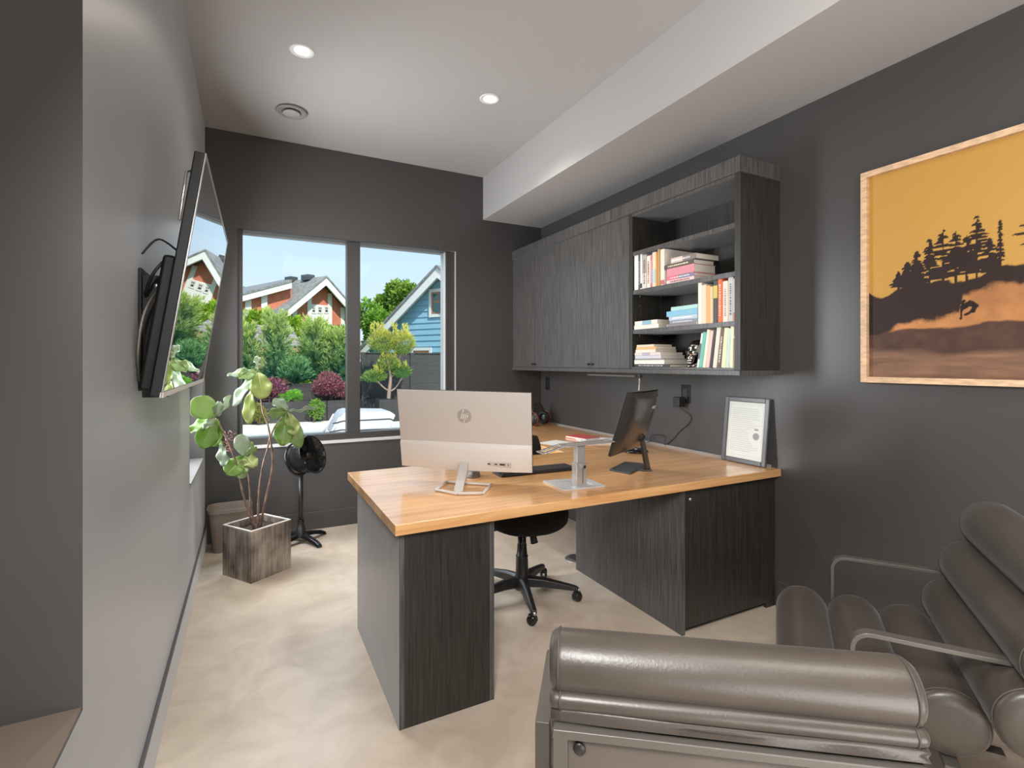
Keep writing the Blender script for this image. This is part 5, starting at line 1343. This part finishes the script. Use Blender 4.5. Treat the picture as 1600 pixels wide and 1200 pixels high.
p, d, tt = map(np.concatenate, (P_, D_, T_)); leaf_cloud('foliage', t, p, d, .085, .010, mixcol((.08, .26, .07), (.80, .74, .16), tt), 5)

# covered lounger
Yl = 9.45; o_ = at(560, 683, Yl)
t = empty('patio_lounger', (o_.x, Yl - .3, -.02), 0, 'patio daybed wrapped in pale grey covers with dark piping beside the pool', 'patio lounger')
cov = mat('pale_grey_outdoor_cover', (.52, .53, .55), .8, var=.05, vscale=6, bump=.3, bscale=8)
def lp_(u, v): q = at(u, v, Yl); return (q.x - o_.x, q.z + .02)
MX = Matrix(((1, 0, 0, 0), (0, 0, 1, 0), (0, 1, 0, 0), (0, 0, 0, 1)))
MB().prism([lp_(*q) for q in ((516, 676), (526, 652), (533, 643), (541, 640.5), (604, 641), (612, 646.5), (608, 656), (603, 667), (562, 669), (548, 682))][::-1], 0, .75, MX).build('cushion_cover', cov, t, bevel=.02)
for pts in (((516, 659), (533, 655), (560, 654), (603, 652), (611, 655)), ((511, 672), (530, 668.5), (560, 669), (602, 668))):
    MB().tube([Vector((lp_(*q)[0], -.004, lp_(*q)[1])) for q in pts], .010, 6).build('piping', M['black'], t)
for x0, x1 in (((508, 684), (527, 650)), ((566, 684), (576, 670)), ((596, 684), (590, 670))):
    a, c = lp_(*x0), lp_(*x1)
    for y in (.02, .73): MB().tube([(a[0], y, a[1]), (c[0], y, c[1])], .016, 8).build('leg', M['white'], t)

# ---------------------------------------------------------------- blue house
def house_frame(u, v, Y, X2):
    p = at(u, v, Y); X3 = Vector((*X2, 0)).normalized(); Y3 = Vector((0, 0, 1)).cross(X3)
    return Vector((p.x, p.y, 0)), X3, Y3
P0, X3, Y3 = house_frame(564, 542, 19.0, (.54, -.84))
def hl(u, v, dy=0):
    q = on_plane(u, v, P0 + Y3 * dy, Y3) - P0; return q.dot(X3), q.z
t = empty('blue_house', P0, math.atan2(X3.y, X3.x), 'pale blue clapboard house gable with white rake boards beyond the fence', 'house')
blue = mat('pale_blue_clapboard', (.27, .50, .64), .7, var=.05, vscale=2)
ov = -.40
ax_, az_ = hl(682.5, 415.4, ov); lx_, lz_ = hl(561, 545, ov); sl = (az_ - lz_) / (ax_ - lx_); rx_ = ax_ + (ax_ - lx_)
def roofz(x): return az_ - abs(x - ax_) * sl
b = MB(); fw_ = .30
b.prism([(lx_, roofz(lx_)), (ax_, az_), (ax_, az_ - fw_ * 1.25), (lx_, roofz(lx_) - fw_ * 1.25)][::-1], ov, ov + .05, MX); b.build('rake_board', M['whitepaint'], t)
b = MB(); b.prism([(ax_, az_), (rx_, roofz(rx_)), (rx_, roofz(rx_) - fw_ * 1.25), (ax_, az_ - fw_ * 1.25)][::-1], ov, ov + .05, MX); b.build('rake_board', M['whitepaint'], t)
dz = .16; b = MB()
for s_ in (-1, 1):
    xe = lx_ if s_ < 0 else rx_; b.add([(xe, ov + .05, roofz(xe) - dz), (ax_, ov + .05, az_ - dz), (ax_, .02, az_ - dz), (xe, .02, roofz(xe) - dz)], [(0, 1, 2, 3)])
b.build('soffit', M['whitepaint'], t)
gsh = mat('grey_roof_shingles', (.17, .17, .17), .9, vcol=(.30, .30, .29), vscale=10, bump=.6, bscale=25)
b = MB()
for s_ in (-1, 1):
    xe = lx_ - .05 if s_ < 0 else rx_ + .05; b.add([(xe, ov - .04, roofz(xe) + .03), (ax_, ov - .04, az_ + .03), (ax_, 8, az_ + .03), (xe, 8, roofz(xe) + .03), (xe, ov - .04, roofz(xe) - .10), (ax_, ov - .04, az_ - .05), (ax_, 8, az_ - .1), (xe, 8, roofz(xe) - .10)], [(0, 1, 2, 3), (7, 6, 5, 4), (0, 4, 5, 1), (3, 2, 6, 7), (0, 3, 7, 4)])
b.build('roof', gsh, t)
zb = .9; bh = .197; k = 0
while True:
    z0 = zb + k * bh; z1 = z0 + bh - .004; k += 1
    if z0 > az_ - .5: break
    xl0, xl1 = ax_ - (az_ - .20 - z0) / sl, ax_ - (az_ - .20 - z1) / sl; xr0, xr1 = 2 * ax_ - xl0, 2 * ax_ - xl1
    if xl1 >= xr1: break
    vs = [(xl0, -.030, z0), (xr0, -.030, z0), (xr1, -.006, z1), (xl1, -.006, z1), (xl0, 0, z0), (xr0, 0, z0), (xr1, 0, z1), (xl1, 0, z1)]
    MB().add(vs, [(0, 1, 2, 3), (0, 4, 5, 1), (1, 5, 6, 2), (3, 2, 6, 7), (0, 3, 7, 4)]).build('siding_board', blue, t)
MB().prism([(lx_ + .4, 0), (rx_ - .4, 0), (rx_ - .4, roofz(rx_ - .4) - .2), (ax_, az_ - .21), (lx_ + .4, roofz(lx_ + .4) - .2)], .001, 7.5, MX).build('wall', blue, t)
wood = mat('cedar_window_frame', (.42, .22, .12), .6); glz = mat('reflecting_house_glass', (.05, .14, .13), .06, .8)
def house_window(t, x0, x1, z0, z1, mull=True, y=-.035, fr=None, gl=None, tr=None, tw=.10, fwid=.06, cols=2):
    f_ = MB(); f_.box(x0 - tw, x1 + tw, y - .03, y, z0 - tw, z0).box(x0 - tw, x1 + tw, y - .03, y, z1, z1 + tw).box(x0 - tw, x0, y - .03, y, z0, z1).box(x1, x1 + tw, y - .03, y, z0, z1)
    wn = f_.build('window', tr or M['whitepaint'], t)
    g = MB(); g.box(x0, x0 + fwid, y - .015, y, z0, z1).box(x1 - fwid, x1, y - .015, y, z0, z1).box(x0, x1, y - .015, y, z0, z0 + fwid).box(x0, x1, y - .015, y, z1 - fwid, z1)
    if mull:
        zm = z0 + (z1 - z0) * .55; g.box(x0, x1, y - .015, y, zm - fwid / 2, zm + fwid / 2)
        for c_ in range(1, cols): xm = x0 + (x1 - x0) * c_ / cols; g.box(xm - .015, xm + .015, y - .013, y, zm, z1)
    g.build('sash', fr or wood, wn); MB().box(x0 + .01, x1 - .01, y - .006, y, z0 + .01, z1 - .01).build('pane', gl or glz, wn)
x0, z1 = hl(675.5, 457); x1, z0 = hl(696, 490); house_window(t, x0, x1 , z0, z1)
x0, z1 = hl(647, 548); x1, _ = hl(672, 548); house_window(t, x0, x1, z1 - 1.0, z1, cols=3)
ex, ez = hl(572, 547, ov); MB().tube([(ex, ov + .06, ez), (ex + .10, ov + .10, ez - .14), (ex + .9, -.06, ez - .30), (ex + .95, -.06, 0)], .035, 8).build('downspout', M['whitepaint'], t)

# ---------------------------------------------------------------- red brick-coloured house
P0, X3, Y3 = house_frame(510, 431.5, 34.0, (.88, .48))
t = empty('red_house', P0, math.atan2(X3.y, X3.x), 'red house gable with cream half-timber battens and a grey shingle roof beyond the hedge', 'house')
redm = mat('red_cedar_shingle_wall', (.58, .19, .11), .8, var=.10, vscale=4, bump=.4, bscale=20)
ov = -.7
ax_, az_ = hl(510, 431.5, ov); lx_, lz_ = hl(447, 483, ov); rx_, rz_ = hl(543, 472.5, ov); s1 = (az_ - lz_) / (ax_ - lx_); s2 = (az_ - rz_) / (rx_ - ax_); sl = s1
lx_ -= .8; rx_ = ax_ + (ax_ - lx_)
def rz1(x): return az_ - abs(x - ax_) * sl
for s_ in (-1, 1):
    xe = lx_ if s_ < 0 else rx_; q = [(xe, rz1(xe)), (ax_, az_), (ax_, az_ - .55), (xe, rz1(xe) - .55)]
    MB().prism(q if s_ > 0 else q[::-1], ov, ov + .10, MX).build('rake_board', M['whitepaint'], t)
b = MB()
for s_ in (-1, 1):
    xe = lx_ if s_ < 0 else rx_; h1, h2 = (.04, -.22); b.add([(xe, ov - .05, rz1(xe) + h1), (ax_, ov - .05, az_ + h1), (ax_, 16, az_ + h1), (xe, 16, rz1(xe) + h1), (xe, ov - .05, rz1(xe) + h2 + .15), (ax_, ov - .05, az_ + h2 + .15), (ax_, 16, az_ + h2), (xe, 16, rz1(xe) + h2)], [(0, 1, 2, 3), (7, 6, 5, 4), (0, 4, 5, 1), (3, 2, 6, 7), (0, 3, 7, 4)])
b.build('roof', mat('weathered_roof_shingles', (.20, .20, .19), .9, vcol=(.33, .33, .31), vscale=5, bump=.5, bscale=12), t)
MB().prism([(lx_ + .5, 0), (rx_ - .5, 0), (rx_ - .5, rz1(rx_ - .5) - .2), (ax_, az_ - .25), (lx_ + .5, rz1(lx_ + .5) - .2)], .0, 15, MX).build('wall', redm, t)
for (u0, v0, u1, v1) in ((483, 455, 483, 520), (515, 447, 515, 520), (460, 472, 460, 520), (535, 468, 535, 520)):
    x, z1 = hl(u0, v0); z1 = min(z1, rz1(x) - .3); MB().box(x - .14, x + .14, -.06, 0, 0, z1).build('batten', M['whitepaint'], t)
x0, z1 = hl(485, 475); x1, _ = hl(514, 475); MB().box(x0, x1, -.05, -.001, z1 - 1.9, z1).build('white_panel', M['whitepaint'], t)
wf = mat('white_sash', (.75, .74, .70), .5); dk = mat('dark_house_glass', (.06, .065, .07), .1)
for (ua, ub) in ((486.5, 492), (496, 502), (506.5, 512)):
    xa_, za_ = hl(ua, 479.5); xb_, zb_ = hl(ub, 489); house_window(t, xa_, xb_, zb_, za_, y=-.051, fr=wf, gl=dk, tr=wf, tw=.05, fwid=.04)
for (u, v) in ((455, 441.5), (481, 438.5)):                      # roof vents on the left slope
    q = on_plane(u, v, P0 + X3 * ax_ + Vector((0, 0, az_)), (-math.sin(math.atan(sl)) * X3 + Vector((0, 0, math.cos(math.atan(sl)))))) - P0
    xq, yq = q.dot(X3), q.dot(Y3); MB().box(xq - .25, xq + .25, yq - .35, yq + .35, q.z, q.z + .35).build('roof_vent', dk, t)
# lower wing on the left
PW_ = at(415, 470, 33.0); RH = t; n0 = set(RH.children); HM = Matrix.Translation(P0) @ Matrix.Rotation(math.atan2(X3.y, X3.x), 4, 'Z')
def wl_(u, v): q = at(u, v, 33.0); return q.x - PW_.x, q.z
a0, a1 = wl_(330, 473), wl_(455, 440); MB().prism([a0, a1, (a1[0], a1[1] - .45), (a0[0], a0[1] - .45)][::-1], -.5, -.4, MX).build('rake_board', M['whitepaint'], t)
MB().add([(a0[0], -.55, a0[1] + .03), (a1[0], -.55, a1[1] + .03), (a1[0], 7, a1[1] + 1.15), (a0[0], 7, a0[1] + 1.45), (a0[0], -.55, a0[1] - .1), (a1[0], -.55, a1[1] - .1), (a1[0], 7, a1[1] + .8), (a0[0], 7, a0[1] + .8)], [(0, 1, 2, 3), (7, 6, 5, 4), (0, 4, 5, 1), (3, 2, 6, 7), (0, 3, 7, 4), (1, 5, 6, 2)]).build('roof', gsh, t)
MB().prism([(a0[0], 0), (a1[0], 0), (a1[0], a1[1] - .3), (a0[0], a0[1] - .3)], 0, 5, MX).build('wall', redm, t)
for u in (388, 413): x, _ = wl_(u, 470); MB().box(x - .16, x + .16, -.12, 0, 0, a0[1] + (x - a0[0]) / (a1[0] - a0[0]) * (a1[1] - a0[1]) - .4).build('batten', M['whitepaint'], t)

for o_ in set(RH.children) - n0: o_.matrix_basis = HM.inverted() @ Matrix.Translation((PW_.x, 33.0, 0))

# ---------------------------------------------------------------- broadleaf trees behind the blue house
def tree(u, vtop, vbot, rpx, Y, seed, label, c0=(.06, .17, .02), c1=(.34, .50, .08), n=7000, lf=.26):
    top = at(u, vtop, Y); bot = at(u, vbot, Y); R_ = rpx * Y * .95 / 797
    t = empty('broadleaf_tree', (top.x, Y, 0), 0, label, 'tree', 'trees beyond the blue house'); rs = np.random.RandomState(seed); hc_ = (top.z + bot.z) / 2; hr = (top.z - bot.z) / 2
    P_, D_, T_ = [], [], []; b = MB()
    for k in range(16):
        o = rs.normal(size=3); o /= np.linalg.norm(o); o = o * np.array([R_, R_, hr]) * rs.uniform(.3, .75); p, d = blob(rs, n // 16, np.array([R_, R_, hr]) * rs.uniform(.26, .42), .35)
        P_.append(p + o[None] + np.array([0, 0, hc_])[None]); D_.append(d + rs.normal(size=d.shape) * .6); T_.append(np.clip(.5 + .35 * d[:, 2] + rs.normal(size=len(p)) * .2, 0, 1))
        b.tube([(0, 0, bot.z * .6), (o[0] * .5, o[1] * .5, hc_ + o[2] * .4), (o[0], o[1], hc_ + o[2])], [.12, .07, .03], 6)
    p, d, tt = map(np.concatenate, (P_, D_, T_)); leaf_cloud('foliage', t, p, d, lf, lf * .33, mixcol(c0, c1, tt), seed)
    b.build('limbs', M['bark'], t, kind='stuff'); MB().tube([(0, 0, 0), (0, 0, bot.z * .6 + .3)], [.28, .16], 10).build('trunk', M['bark'], t)
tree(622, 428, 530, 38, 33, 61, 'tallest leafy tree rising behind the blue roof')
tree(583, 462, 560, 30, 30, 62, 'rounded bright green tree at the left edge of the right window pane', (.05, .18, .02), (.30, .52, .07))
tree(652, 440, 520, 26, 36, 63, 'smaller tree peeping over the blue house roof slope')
tree(380, 447, 468, 8, 56, 64, 'treetop showing above the low red wing', n=1600)
